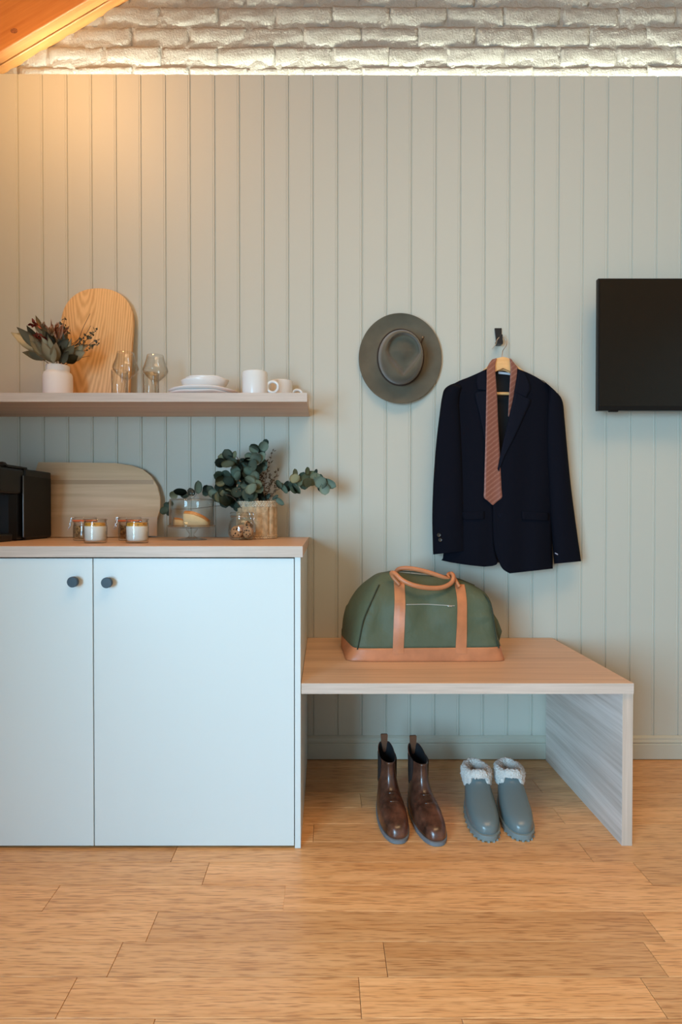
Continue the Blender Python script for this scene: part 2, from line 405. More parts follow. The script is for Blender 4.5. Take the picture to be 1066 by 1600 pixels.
# bench
BZ = at(700, 1067.5, -.589).z; BX0 = SIDEX1+.001; BX1 = at(990.5, 1070, -.589).x
bench = thing('bench', 'low oak bench with one slab leg, built against the right side of the cabinet', 'bench', (.4, -.3, 0))
bt = rel(obj('bench_top', box(BX0, BX1, -.589, -.0015, BZ-.0312, BZ, .001), oak, bench), bench)
obj('edge_band', box(BX0+.001, BX1-.0003, -.5903, -.588, BZ-.0308, BZ-.0006), oake, bt)
px0, px1 = at(972, 1250, -.579).x, at(988.3, 1250, -.579).x
sp = rel(obj('side_panel', box(px0, px1, -.579, -.0165, 0, BZ-.0315, .0008), oaky, bench), bench)
obj('edge_band', box(px0+.0004, px1-.0004, -.5803, -.578, .0004, BZ-.0318), oakz, sp)
# two shallow joints across the slab leg's inner face
# floating shelf
SZ0 = at(240, 651.2, 0).z; SZ1 = at(240, 613.6, -.295).z
shelf = obj('shelf', box(XL+.002, at(480, 620, -.295).x, -.295, -.0015, SZ0, SZ1, .001), oak)
tag(shelf, 'thick oak floating shelf carrying the crockery, above the worktop', 'shelf')
obj('edge_band', box(XL+.002, at(480, 620, -.295).x+.0002, -.2960, -.294, SZ0+.0004, SZ1-.0006), oake, shelf)

# ---------------------------------------------------------------- television
tvx0, tvy = at(934.5, 540, -.10).x, -.10
z0, z1 = at(950, 641.5, tvy).z, at(950, 434.8, tvy).z
tvs, nt, b = nodes('tv_screen'); b.inputs['Base Color'].default_value = (.010,.008,.006,1); b.inputs['Roughness'].default_value = .22; b.inputs['Specular IOR Level'].default_value = .4
tw = .875
tv = thing('television', 'black flat television mounted on the wall to the right of the jacket', 'television', (tvx0+tw/2, 0, (z0+z1)/2))
rel(obj('casing', box(tvx0, tvx0+tw, tvy, tvy+.018, z0, z1, .002), blackpl, tv), tv)
rel(obj('rear_housing', box(tvx0+.09, tvx0+tw-.09, tvy+.018, tvy+.055, z0+.03, z1-.1, .008), blackpl, tv), tv)
rel(obj('screen', box(tvx0+.006, tvx0+tw-.006, tvy-.0012, tvy+.002, z0+.016, z1-.006, .0005), tvs, tv), tv)
rel(obj('wall_bracket', box(tvx0+tw/2-.12, tvx0+tw/2+.12, -.046, -.0008, (z0+z1)/2-.12, (z0+z1)/2+.12, .002), blackm, tv), tv)
ir = box(tvx0+.045, tvx0+.08, tvy+.001, tvy+.012, z0-.0045, z0+.001, .002)
rel(obj('sensor', ir, blackpl, tv), tv)

# ---------------------------------------------------------------- hat (each ring at its own height off the wall)
hatm = mat('hat_felt', (.105,.088,.058), .85, bump=.25, bscale=500, var=.18, vscale=14, sheen=.25)
def hat_bm():
    n = 72; rings = []
    def ring(cx, cy, rx, ry, Y, shape=0, rot=0, wob=None):
        out = []
        for k in range(n):
            a = 2*PI*k/n; c, s = math.cos(a), math.sin(a)        # s>0 : down in the photo
            x = rx*c; y = ry*s
            if shape:                                            # teardrop: the lower end is pinched to a point
                if s > 0: x *= (1-shape*s**1.3); y *= 1+shape*.10
                else: x *= 1+.06*shape
            p = at(cx+x, cy+y, Y - (wob(a) if wob else 0))
            out.append(p)
        return out
    lip = lambda a: .010*math.cos(2*a)*-1
    rings.append(ring(625.5, 559.5, 63.5, 69.5, -.010, 0, 0, lambda a: .010+lip(a)))
    rings.append(ring(625.5, 559.8, 65.2, 71.0, -.013, 0, 0, lambda a: .010+lip(a)))
    rings.append(ring(625.5, 559.8, 65.0, 70.8, -.0165, 0, 0, lambda a: .010+lip(a)))
    rings.append(ring(625.5, 559.5, 62.5, 68.4, -.016, 0, 0, lambda a: .008+lip(a)*.9))
    rings.append(ring(625.5, 559.3, 54, 60, -.014, 0, 0, lambda a: .004+lip(a)*.5))
    rings.append(ring(626, 559, 45, 52, -.013, 0, 0, lambda a: lip(a)*.2))
    rings.append(ring(626, 558.5, 38.5, 46, -.014))
    rings.append(ring(626, 558.5, 35.3, 43.2, -.018))
    rings.append(ring(626, 558.2, 34.2, 42.2, -.028))
    rings.append(ring(626.5, 558, 34.0, 42.4, -.050))
    rings.append(ring(627.5, 557.2, 33.8, 42.0, -.078))
    low = lambda a: -.012*max(0, math.sin(a))**1.0
    rings.append(ring(628.2, 556, 33.2, 40.6, -.100, .03, 0, low))
    rings.append(ring(629.3, 554.3, 31.6, 37.8, -.114, .22, 0, low))
    rings.append(ring(630, 552.6, 28.6, 33.8, -.119, .50, 0, low))
    rings.append(ring(630.6, 551.8, 26.4, 31.6, -.118, .72, 0, low))
    rings.append(ring(630.8, 551.2, 24.6, 29.6, -.100, .80, 0, low))
    rings.append(ring(630.5, 550.4, 22.6, 27.0, -.087, .80, 0, low))
    rings.append(ring(629.8, 549.6, 17.5, 20.6, -.089, .55, 0, low))
    rings.append(ring(629.5, 549, 10.5, 12.5, -.096, .2, 0, low))
    rings.append(ring(629.5, 548.5, 4, 5, -.099))
    return loft(rings, False, True)
hat = obj('hat', hat_bm(), hatm, None, True)
tag(hat, 'olive brown felt hat with pinched crown hanging flat on the wall', 'hat')
sub = hat.modifiers.new('s', 'SUBSURF'); sub.levels = 1; sub.render_levels = 1
bandm = mat('hat_band', (.035,.02,.012), .7, bump=.5, bscale=300)
bp = [at(626+36.0*math.cos(a), 558.5+43.8*math.sin(a), -.021) for a in [2*PI*i/40 for i in range(41)]]
hb = tube(bp, .0028, 80, 6)
tube([at(657,539,-.03), at(660,531,-.022), at(662,526,-.02)], .0022, 8, 6, hb); tube([at(658,541,-.03), at(661,548,-.022), at(660,560,-.021), at(659,569,-.02)], .0018, 10, 6, hb)
obj('hat_band', hb, bandm, hat, True)
kn = sphere(at(660.5,527,-.022), .0035); obj('toggle', kn, mat('toggle', (.35,.22,.12), .5), hat, True)

# ---------------------------------------------------------------- wall hook, hanger, jacket, tie
hk = thing('wall_hook', 'small black angular coat hook on the wall above the jacket', 'hook', at(779, 525, 0))
def quad_prism(pix, Y0, Y1, Yref=None):
    pts = [at(x, y, Yref if Yref is not None else Y0) for x, y in pix]
    return prism([(p.x, p.z) for p in pts], Y0, Y1, bev=.0006)
rel(obj('back_plate', quad_prism([(773.6,512.6),(784.2,512.6),(784.0,537.5),(776.3,537.5)], -.008, -.0006), blackm, hk), hk)
rel(obj('foot', quad_prism([(776.6,532.5),(785.0,532.5),(785.0,537.8),(776.8,537.8)], -.040, -.0075, -.03), blackm, hk), hk)
rel(obj('prong', quad_prism([(782,522),(785.6,522.8),(785.4,537.8),(777.5,537.2)], -.042, -.038, -.04), blackm, hk), hk)

hangw = wood('hanger_wood', (.80,.47,.20), (.66,.35,.13), 0, 60, 3, .4)
hg = thing('clothes_hanger', 'pale wooden clothes hanger showing at the neck of the navy jacket', 'hanger', at(785, 580, -.05))
def px_poly(pix, Y): return [(p.x, p.z) for p in (at(x, y, Y) for x, y in pix)]
hp = [(785,558.3),(790,559),(796,561.5),(799,565),(806,572),(820,583),(842,596),(856,607),(852,613),(835,606),(812,593),(798,580.5),(785,574.6),
      (773,580),(762,592),(742,606),(720,614),(714,609),(730,597),(750,583),(764,572),(771,564),(776,560.5)]
rel(obj('arms', prism(px_poly(hp, -.062), -.072, -.052, bev=.003), hangw, hg, 'auto'), hg)
rel(obj('trouser_bar', tube([at(722,610,-.058), at(740,614.5,-.058), at(785,615,-.058), at(830,614.5,-.058), at(850,608,-.058)], .0058, 20, 10), hangw, hg, True), hg)
hw = [at(785,562,-.062), at(785,556,-.06), at(786,548,-.05), at(791,541,-.035), at(792,534,-.026), at(787,527.5,-.024), at(781,527,-.024), at(777,531,-.024), at(775,538,-.026), at(769,545,-.032)]
rel(obj('wire_hook', tube(hw, .0014, 40, 6), mat('hook_wire', (.55,.52,.48), .3, metal=1), hg, True), hg)

navy = mat('navy_wool', (.0035,.0042,.0085), .9, bump=.3, bscale=900, spec=.12)
navy2 = mat('navy_wool_lapel', (.0042,.0055,.012), .85, bump=.3, bscale=900, spec=.15)
lining = mat('jacket_lining', (.005,.005,.007), .6)
JX, JW = 782, 96
def field(px, py):
    t = min(1, abs(px-JX)/JW); v = (py-575)/320
    return -.050 - (.040+.016*v)*(1-t**3.2) - .004*math.sin(px*.13+py*.006)*(.3+v) + .012*max(0, 1-(py-575)/35)
def sheet(pairs, off=0, n=30, m=14, thick=.003, yfun=None):
    """a cloth sheet given by left/right pixel edges, lying on the jacket's chest surface"""
    L_ = cr([(a, b_, 0) for a, b_, c_, d_ in pairs], n); R_ = cr([(c_, d_, 0) for a, b_, c_, d_ in pairs], n)
    bm = bmesh.new(); fr = []; bk = []
    for l, r in zip(L_, R_):
        rf = []; rb = []
        for j in range(m+1):
            u = j/m; px = l.x+(r.x-l.x)*u; py = l.y+(r.y-l.y)*u
            y = (yfun(px, py) if yfun else field(px, py)) - off
            p = at(px, py, y); rf.append(p); rb.append(p + Vector((0, thick, 0)))
        fr.append(rf); bk.append(rb)
    rings = [f + b_[::-1] for f, b_ in zip(fr, bk)]
    bm.free(); return loft(rings)
def puff(pairs, yb, depth, n=36, m=22, fold=.003, seedp=0, yref=None, open_end=True):
    L_ = cr([(a, b_, 0) for a, b_, c_, d_ in pairs], n); R_ = cr([(c_, d_, 0) for a, b_, c_, d_ in pairs], n); rings = []
    for i, (l, r) in enumerate(zip(L_, R_)):
        t = i/n; ring = []; dd = depth*min(1, .35+t*5) if not callable(depth) else depth(t)
        for j in range(m):
            a = 2*PI*j/m; u = .5-.5*math.cos(a); s = math.sin(a)
            px = l.x+(r.x-l.x)*u; py = l.y+(r.y-l.y)*u
            sgn = 1 if s >= 0 else -1
            y = yb - dd*.5*(1+sgn*abs(s)**.6) - fold*math.sin(a*3+t*9+seedp)*t
            ring.append(at(px, py, min(y, yb)))
        rings.append(ring)
    bm = loft(rings, True, False)
    # the cuff turns back inside itself
    last = rings[-1]; cen = sum(last, Vector())/len(last)
    loft([last, [cen+(p-cen)*.9+Vector((0,0,.001)) for p in last], [cen+(p-cen)*.86+Vector((0,0,.03)) for p in last]], False, True, bm)
    return bm
jk = thing('suit_jacket', 'dark navy suit jacket hanging open on a wooden hanger below the black hook', 'jacket', at(785, 600, -.05))
J = lambda name, bm, m=navy, par=None, sm=True: rel(obj(name, bm, m, jk, sm), jk) if par is None else obj(name, bm, m, par, sm)
back = [(761,579,808,580),(742,588,828,592),(718,604,852,606),(714,640,858,640),(714,740,860,740),(712,850,862,850),(708,878,862,880)]
J('back_panel', sheet(back, 0, 24, 10, .003, lambda x, y: -.034-.004*math.sin(x*.1)), lining)
left = [(749,582,761,576),(732,589.5,764,590),(712,598,765,606),(700,612,765,630),(700,680,768,690),(704,740,770,750),(701,800,771,800),(695,850,772.5,850),(692.5,872,776,872),(692,876,778,876.5),(725,882,776,882),(757,885.5,769,884.5)]
fl = J('front_panel', sheet(left, .0, 44, 20))
right = [(809,576,824,582),(808,588,843,592),(806,600,868,612),(802,625,874,632),(795,655,874,680),(786,700,869,740),(777,740,866,780),(771,780,863,815),(771,830,863,850),(774,860,864,872),(781,880,864,882),(787,890,864,886),(797,896,864,888.5)]
fr_ = J('front_panel', sheet(right, .006, 48, 20))
sl_l = [(716,597,722,599),(703,601.5,722,606),(694.5,608.5,719,618),(691,620,718,632),(688,640,719,650),(682,690,722,700),(677.5,750,725,755),(675.5,810,727,810),(677,866.5,728.5,860.5)]
sv = J('sleeve', puff(sl_l, -.024, .082, seedp=1))
sl_r = [(843,592,850,595),(852,598,868,611),(857,610,879,626),(855,645,882.5,655),(854,690,886.5,700),(857,750,892.5,760),(860.5,815,901,825),(866,881,908.5,877)]
sv2 = J('sleeve', puff(sl_r, -.024, .078, seedp=2.4))
btn = mat('horn_button', (.045,.038,.032), .35)
def disc(c, r, t, seg=14):
    bm = lathe([(.0001,0),(r*.9,0),(r,t*.3),(r,t*.7),(r*.85,t),(r*.6,t*.75),(.0001,t*.75)], seg)
    bmesh.ops.transform(bm, matrix=Matrix.Translation(c) @ Matrix.Rotation(PI/2, 4, 'X'), verts=bm.verts[:]); return bm
for x, y in ((686,836),(688,843.5)):
    obj('button', disc(at(x, y, -.1045), .0075, .005), btn, sv, 'auto').location = Vector((0,0,0))
obj('cuff_stitch', quad_prism([(868,863.5),(872,865.5),(872,867.3),(868,865)], -.1035, -.098, -.103), mat('thread', (.35,.36,.45), .6), sv2)
# collar and lapels
def lap(pairs, off, name, par): return obj(name, sheet(pairs, off, 22, 6, .004), navy2, par, True)
lap([(811,577,820,583),(808.5,590,827,597),(806,602,829,607),(804,612,823,621)], .013, 'collar', fr_)
lap([(804.5,612,823,622),(802,626,829.5,626),(795,655,820,648),(788,685,803,685),(782,712,789,712),(778,733,780,736)], .014, 'lapel', fr_)
lap([(748,583,759,577),(745,594,761,594),(747,608,762,610)], .007, 'collar', fl)
lap([(747,612,762,611),(743,618,763,630),(750,648,765,660),(758,690,768,700),(765,740,770,750)], .007, 'lapel', fl)
obj('pocket_flap', sheet([(815.5,798.5,858,801.5),(816,805,858,808),(816.5,811.5,857,813.5)], .0125, 8, 10, .003), navy, fr_, True)
obj('pocket_flap', sheet([(723,800,757,799),(723,805,757,804.5),(725,812,757,811)], .006, 8, 10, .003), navy, fl, True)
lab = obj('label', sheet([(779,580.5,798,582.5),(779,584,798,586)], .004, 3, 4, .001, lambda x, y: -.040), mat('label_cloth', (.55,.57,.62), .6)); lab.parent = jk; lab.location = -jk.location
lab['label'] = 'pale grey woven neck label'
for bx, by in ((775.5, 805),):
    obj('button', disc(at(bx+6, by, field(bx, by)-.006), .0085, .004), navy2, fr_, 'auto')

tiem, nt, b = nodes('tie_silk'); b.inputs['Roughness'].default_value = .5; b.inputs['Sheen Weight'].default_value = .2
N = nt.nodes.new; tc = N('ShaderNodeTexCoord'); mp = N('ShaderNodeMapping'); mp.inputs['Rotation'].default_value = (0, math.radians(38), 0); nt.links.new(tc.outputs['Object'], mp.inputs[0])
wv = N('ShaderNodeTexWave'); wv.bands_direction = 'Z'; wv.inputs['Scale'].default_value = 21; wv.inputs['Distortion'].default_value = 1.2; wv.inputs['Detail'].default_value = 2; wv.inputs['Detail Scale'].default_value = 6
nt.links.new(mp.outputs[0], wv.inputs[0]); r = N('ShaderNodeValToRGB'); nt.links.new(wv.outputs[1], r.inputs[0]); nt.links.new(r.outputs[0], b.inputs['Base Color'])
r.color_ramp.elements[0].position = .0; r.color_ramp.elements[0].color = (.20,.060,.034,1); r.color_ramp.elements[1].position = .9; r.color_ramp.elements[1].color = (.235,.078,.047,1)
e = r.color_ramp.elements.new(.97); e.color = (.29,.13,.09,1)
tie = thing('necktie', 'rust red necktie with fine diagonal stripes draped round the jacket collar', 'tie', at(770, 680, -.1))
tf = lambda x, y: min(field(x, y)-.010, -.079)
b1 = [(769.5,561.5,776.5,559.5),(764,569,774.3,568),(761.2,577,774,577),(761,590,775,592),(760.3,620,777,620),(759.5,660,778.5,660),(758.4,710,781,705),(757.3,750,783,745),(757,765,784,765),(756.8,777,784.6,777),(763.4,783,777.8,783),(770,789,771,789)]
rel(obj('wide_blade', sheet(b1, .0, 60, 8, .004, tf), tiem, tie, True), tie)
b2 = [(796.5,559.5,799.5,561.5),(797.8,568,805,569),(798.2,577,810.3,577),(797.6,590,809.3,592),(796.5,607,806.5,607),(795.5,625,802,625),(794.5,650,795.5,651)]
rel(obj('narrow_blade', sheet(b2, .0, 30, 6, .003, lambda x, y: -.0815), tiem, tie, True), tie)
nb = [(774,561,773.5,566),(780,559.5,780,565),(790,559.5,790,565),(797,561,797.5,566)]
rel(obj('neck_loop', sheet(nb, 0, 16, 4, .003, lambda x, y: -.047), tiem, tie, True), tie)

# ---------------------------------------------------------------- duffel bag
canvas = mat('green_canvas', (.078,.098,.056), .62, bump=.6, bscale=15, var=.10, vscale=5, bdist=.012)
leather = mat('tan_leather', (.50,.185,.078), .42, bump=.15, bscale=120, var=.15, vscale=18)
bag = thing('duffel_bag', 'green canvas duffel bag with tan leather base, straps and handles, standing on the bench', 'bag', (.33, -.24, BZ))
B = lambda name, bm, m, sm=True, par=None: rel(obj(name, bm, m, bag, sm), bag) if par is None else obj(name, bm, m, par, sm)
BRG = [ # xl_f, xl_b, xr_f, xr_b, yf, yb, zl, zr
 (.068,.060,.604,.600,-.355,-.120, .4785,.4785), (.068,.055,.604,.602,-.357,-.117, .4815,.4815),
 (.080,.053,.598,.603,-.353,-.114, .500,.500),
 (.094,.052,.592,.604,-.349,-.112, .5195,.524),
 (.103,.053,.584,.598,-.341,-.112, .560,.560),
 (.114,.057,.580,.588,-.332,-.120, .610,.607),
 (.130,.070,.578,.580,-.322,-.130, .648,.640),
 (.148,.092,.573,.574,-.311,-.140, .683,.667),
 (.163,.118,.563,.565,-.296,-.152, .712,.688),
 (.180,.150,.545,.548,-.276,-.168, .737,.704),
 (.202,.180,.510,.515,-.252,-.186, .755,.722),
 (.235,.225,.46,.465,-.232,-.205, .764,.738)]
def bag_ring(q, n=112, off=0, zo=0, rr=None):
    xlf, xlb, xrf, xrb, yf, yb, zl, zr = q; out = []
    ex = 11 if zl < .54 else (8 if zl < .63 else 6)
    zl += BZ+.0006-.4785; zr += BZ+.0006-.4785
    for k in range(n):
        a = 2*PI*k/n; c, s = math.cos(a), math.sin(a)
        d = (abs(c)**ex+abs(s)**ex)**(-1/ex); u = c*d; v = s*d            # superellipse in the unit square
        uu = (u+1)/2; vv = (v+1)/2                                          # vv=0 front
        xl = xlf+(xlb-xlf)*vv; xr = xrf+(xrb-xrf)*vv
        x = xl+(xr-xl)*uu; y = yf+(yb-yf)*vv; z = zl+(zr-zl)*uu
        # cloth sags and creases
        zz = (z-.52)/.25
        if zz > 0 and zz < 1.05:
            w_ = noise.noise(Vector((x*13, y*9, z*11)))*.016*min(1, zz*3)
            y -= w_*(1 if v < 0 else -1)*abs(v); x += noise.noise(Vector((3, y*14, z*12)))*.006*u*min(1, zz*3)
            if v < -.3: y += .008*math.exp(-((x-(.135+.3*(z-.52))-.018)/.010)**2)*math.sin(min(1, zz)*PI) + .006*math.exp(-((z-.56-(x-.45)*.5)/.010)**2)*math.exp(-((x-.52)/.05)**2)
        out.append(Vector((x, y-off*(1 if v < 0 else -1)*abs(v), z+zo)))
    return out
def interp(rings, t):
    i = min(int(t), len(rings)-2); f = t-i
    P = [rings[max(i-1,0)], rings[i], rings[i+1], rings[min(i+2,len(rings)-1)]]
    return tuple(0.5*((2*b_)+(c_-a_)*f+(2*a_-5*b_+4*c_-d_)*f*f+(3*b_-a_-3*c_+d_)*f**3) for a_, b_, c_, d_ in zip(*P))
B('body', loft([bag_ring(interp(BRG, 3+i*.25)) for i in range(33)], True, True), canvas)
B('leather_base', loft([bag_ring(interp(BRG, t), 112, .0012) for t in (0, .5, 1, 1.5, 2, 2.4, 2.8, 3.0)] + [bag_ring(interp(BRG, 3.02), 112, -.001)], True, False), leather)
def front_pt(x, z, off=.0):
    """front face of the bag at height z"""
    lo, hi = 0, len(BRG)-1.001
    for _ in range(28):
        mid = (lo+hi)/2; q = interp(BRG, mid); u = min(1, max(0, (x-q[0])/(q[2]-q[0])))
        if q[6]+(q[7]-q[6])*u+BZ+.0006-.4785 < z: lo = mid
        else: hi = mid
    q = interp(BRG, lo); ww = noise.noise(Vector((x*13, q[4]*9, z*11)))*.016*min(1, max(0, (z-.52)/.25)*3)
    return Vector((x, q[4]-ww-off, z))
def strap(xb0, xb1, xt0, xt1, zb, zt):
    rings = []
    for i in range(26):
        t = i/25; z = zb+(zt-zb)*t; x0 = xb0+(xt0-xb0)*t; x1 = xb1+(xt1-xb1)*t
        a, c_ = front_pt(x0, z, .0035), front_pt(x1, z, .0035)
        h = Vector((0, .0055, 0)); rings.append([a, (a+c_)/2-Vector((0,.0006,0)), c_, c_+h, a+h])
    return loft(rings)
def bx(px, py): # pixel on the bag's front -> x,z
    y = -.33
    for _ in range(8):
        p = at(px, py, y); y = front_pt(p.x, p.z).y
    return p.x, p.z
for b0, b1, t0, t1 in (((613.5,1019),(630.5,1019),(615.5,909),(632,911)), ((711.5,1019),(728.5,1019),(710.5,913),(727,919))):
    xb0, zb = bx(*b0); xb1, _ = bx(*b1); xt0, zt = bx(*t0); xt1, _ = bx(*t1)
    B('strap', strap(xb0, xb1, xt0, xt1, zb-.004, zt), leather, False)
def handle(pts): return tube([at(*p) for p in pts], lambda t: .0068+.0016*math.sin(PI*t), 60, 10, flat=.85)
B('handle', handle([(625,914,-.292),(616,904,-.283),(611.5,896,-.285),(617,896,-.30),(628,906,-.315),(645,914,-.325),(668,918.5,-.325),(690,918,-.315),(705,911,-.30),(709,901,-.285),(706,896,-.27),(711,905,-.27),(718,917,-.285)]), leather)
B('handle', handle([(622,905,-.20),(619,896,-.215),(623,889.5,-.225),(636,887.8,-.232),(655,890.5,-.235),(675,896,-.235),(692,902,-.235),(702,905,-.225),(700,899,-.215),(704,896.5,-.20),(708,903,-.19)]), leather)
zx0, zz0 = bx(635, 944.5); zx1, zz1 = bx(711, 946.5)
B('pocket_zip', tube([front_pt(zx0+(zx1-zx0)*t, zz0+(zz1-zz0)*t, .0012) for t in [i/8 for i in range(9)]], .0017, 24, 6), mat('zip_tape', (.38,.36,.30), .6))
p = front_pt(zx1-.016, zz1, .004); B('zip_pull', box(p.x-.008, p.x+.006, p.y-.001, p.y+.002, p.z-.003, p.z+.003, .0008), chrome, False)
tz = [Vector((x, -.221, z)) for x, z in ((.17,.738),(.22,.7655),(.30,.767),(.40,.755),(.47,.742),(.53,.718))]
B('top_zip', tube(tz, .004, 30, 6, flat=.6), mat('zip_dark', (.05,.055,.03), .6))
# little pocket on the right-hand end, seam along the left-hand end
ep = []
for t, a_, w_ in ((0,.0,.05),(.35,.016,.055),(.7,.012,.045),(1,.0,.03)):
    z = .528+.105*t; q = .604-.022*t
    ep.append([Vector((q-.008, -.23-w_, z)), Vector((q+a_, -.23-w_*.8, z)), Vector((q+a_*1.3, -.23, z)), Vector((q+a_, -.23+w_*.8, z)), Vector((q-.008, -.23+w_, z))])
B('end_pocket', loft(ep), canvas)
def edge_pt(side, t, off=.001):
    q = interp(BRG, t); 
    return Vector((q[0]+.012 if side < 0 else q[2]-.012, q[4]+.004-off, q[6] if side < 0 else q[7]))
seam = mat('seam_dark', (.025,.035,.02), .8)
B('piping', tube([edge_pt(-1, 3+i*.7) for i in range(9)], .0022, 40, 6), seam)
B('piping', tube([edge_pt(1, 3+i*.7) for i in range(9)], .0022, 40, 6), seam)

# ================================================================ BOOTS
def boot_surface(spec, n=56, step=.25):
    """spec rows: z, toeY, heelY, width(ball), width(heel), power -> rings of a foot shape, toe towards -y"""
    rings = []
    T = (len(spec)-1)/step
    for i in range(int(T)+1):
        q = interp(spec, min(i*step, len(spec)-1.0001)); z, ty, hy, wb, wh, cx = q
        out = []; L_ = hy-ty; cy = (hy+ty)/2
        for k in range(n):
            a = 2*PI*k/n; c, s = math.cos(a), math.sin(a)         # s=-1 : toe
            v = (s+1)/2; y = cy+s*L_/2
            wdt = wb+(wh-wb)*(v**1.1)
            x = wdt/2*(abs(c)**.82)*(1 if c > 0 else -1)
            out.append((x+cx*(1-v), y, z))
        rings.append(out)
    return rings
def make_boot(spec, inside):
    R_ = boot_surface(spec); top = R_[-1]
    return R_, top
bleather, nt, b = nodes('boot_leather'); N = nt.nodes.new; L = nt.links.new
tc = N('ShaderNodeTexCoord'); n = N('ShaderNodeTexNoise'); n.inputs['Scale'].default_value = 16; n.inputs['Detail'].default_value = 7; n.inputs['Roughness'].default_value = .65; L(tc.outputs['Object'], n.inputs[0])
r = N('ShaderNodeValToRGB'); L(n.outputs[0], r.inputs[0]); r.color_ramp.elements[0].position = .32; r.color_ramp.elements[0].color = (.016,.007,.005,1); r.color_ramp.elements[1].position = .72; r.color_ramp.elements[1].color = (.20,.078,.045,1)
L(r.outputs[0], b.inputs['Base Color']); b.inputs['Roughness'].default_value = .3; b.inputs['Coat Weight'].default_value = .3; b.inputs['Coat Roughness'].default_value = .18
n2 = N('ShaderNodeTexNoise'); n2.inputs['Scale'].default_value = 38; n2.inputs['Detail'].default_value = 3; L(tc.outputs['Object'], n2.inputs[0])
q = N('ShaderNodeBump'); q.inputs['Strength'].default_value = .45; q.inputs['Distance'].default_value = .003; L(n2.outputs[0], q.inputs['Height']); L(q.outputs[0], b.inputs['Normal'])
soleg = mat('sole_rubber', (.16,.18,.20), .55, bump=.2, bscale=90)
darkin = mat('boot_inside', (.006,.006,.008), .9)
elas = mat('boot_elastic', (.02,.012,.010), .85, bump=.6, bscale=260)
tabm = mat('pull_tab', (.14,.055,.025), .6, bump=.4, bscale=300)
HB = [ # z, toeY, heelY, ball width, heel width, toe shift (local, heel at y=.14)
 (.011,-.143,.136,.101,.066,0), (.022,-.145,.137,.104,.070,0), (.038,-.139,.136,.099,.070,0), (.049,-.126,.134,.091,.068,0), (.058,-.101,.132,.082,.066,0), (.067,-.070,.130,.074,.064,0),
 (.078,-.040,.128,.066,.062,0), (.092,-.016,.127,.060,.060,0), (.110,-.002,.128,.054,.058,0), (.130,.006,.130,.050,.058,0), (.155,.008,.134,.048,.060,0), (.172,.006,.138,.048,.062,0)]
def build_boot(name, lab, loc, rz, cut):
    t = thing(name, lab, 'boot', loc, rz, 'pair of brown leather boots')
    R_ = boot_surface(HB)
    for rg in R_:                                               # creases across the vamp, topline dipping to the front
        for i, (x, y, z) in enumerate(rg):
            dz = 0
            if z > .045 and y < .02:
                for y0, am in ((-.052, .0032), (-.026, .0034)): dz += am*math.exp(-((y-y0-abs(x)*.25)/.0042)**2)
            v = (y+.0)/.13
            zz = z+dz
            if z > .11: zz += (z-.11)/.062*(.018*max(0, min(1, v)) + .0) - (z-.11)/.062*.012*math.sin(max(0,min(1,v))*PI)
            rg[i] = Vector((x, y, zz))
    topr = R_[-1]; cen = sum(topr, Vector())/len(topr)
    ins = [[cen+(p-cen)*f+Vector((0,0,d)) for p in topr] for f, d in ((.97,.0015),(.93,.0008),(.90,-.004),(.88,-.03),(.8,-.08))]
    up = obj('upper', loft(R_+ins[:2], True, False), bleather, t, True)
    obj('lining', loft(ins[1:], False, True), darkin, t, True)
    for z_c in (.079, .092):
        q_ = [r_ for r_ in R_ if abs(sum(p.z for p in r_)/len(r_)-z_c) < .004] or [R_[16]]
        rg_ = q_[0]; arc = [p for p in rg_ if p.y < min(v.y for v in rg_)+.020]
        arc.sort(key=lambda p: p.x)
        mid_ = (len(arc)-1)/2
        if len(arc) > 5: obj('vamp_fold', tube([p+Vector((0,-.0002,-.004*abs(p.x)/.04)) for p in arc], lambda t: .0006+.0022*math.sin(PI*t), 30, 6), bleather, t, True)
    s0 = boot_surface([(.0,-.145,.138,.103,.070,0),(.018,-.148,.139,.107,.073,0)], step=1)
    rings = []
    for f, z in ((.985,.0),(1,.002),(1.0,.0085),(1.008,.0095),(1.008,.0125),(.97,.0135)):
        rings.append([Vector((x*f, y*f, z)) for x, y, _ in s0[1]])
    so = obj('sole', loft(rings), soleg, t, 'auto')
    heelb = [[Vector((p.x*.99, p.y, z)) for p in rings[0] if True] for z in (0,.001)]
    # pull tab: a loop standing above the heel
    hy = .133
    obj('pull_tab', loft([[Vector((sx*w_, hy+dy, z)) for sx, dy in ((-1,-.0035),(1,-.0035),(1,.0035),(-1,.0035))] for z, w_ in ((.150,.0105),(.190,.0105),(.205,.0115),(.213,.0118),(.2155,.010))]), tabm, t)
    for s in (-1, 1):
        g = []
        for z, w0 in ((.085,.010),(.11,.022),(.14,.026),(.172,.028)):
            q = interp(HB, next(i for i in range(len(HB)) if HB[i][0] >= z-.001))
            xx = ((q[3]+q[4])/2)/2+.0012; yc = .070
            g.append([Vector((s*(xx*.96), yc-w0, z)), Vector((s*xx, yc, z)), Vector((s*(xx*.97), yc+w0, z)), Vector((s*(xx-.004), yc+w0, z)), Vector((s*(xx-.004), yc-w0, z))])
        obj('elastic_gore', loft(g), elas, t, True)
    return t
def floor_x(px, py): return at(px, py, 0)  # unused depth helper
bl_y = -.575+.148
build_boot('ankle_boot', 'brown leather ankle boot nearest the cabinet, left one of its pair', (.2085, bl_y, 0), math.radians(3.0), 0)
b2_ = build_boot('ankle_boot', 'brown leather ankle boot beside the grey-green boots, right one of its pair', (.314, bl_y-.012, 0), math.radians(6.5), 0)

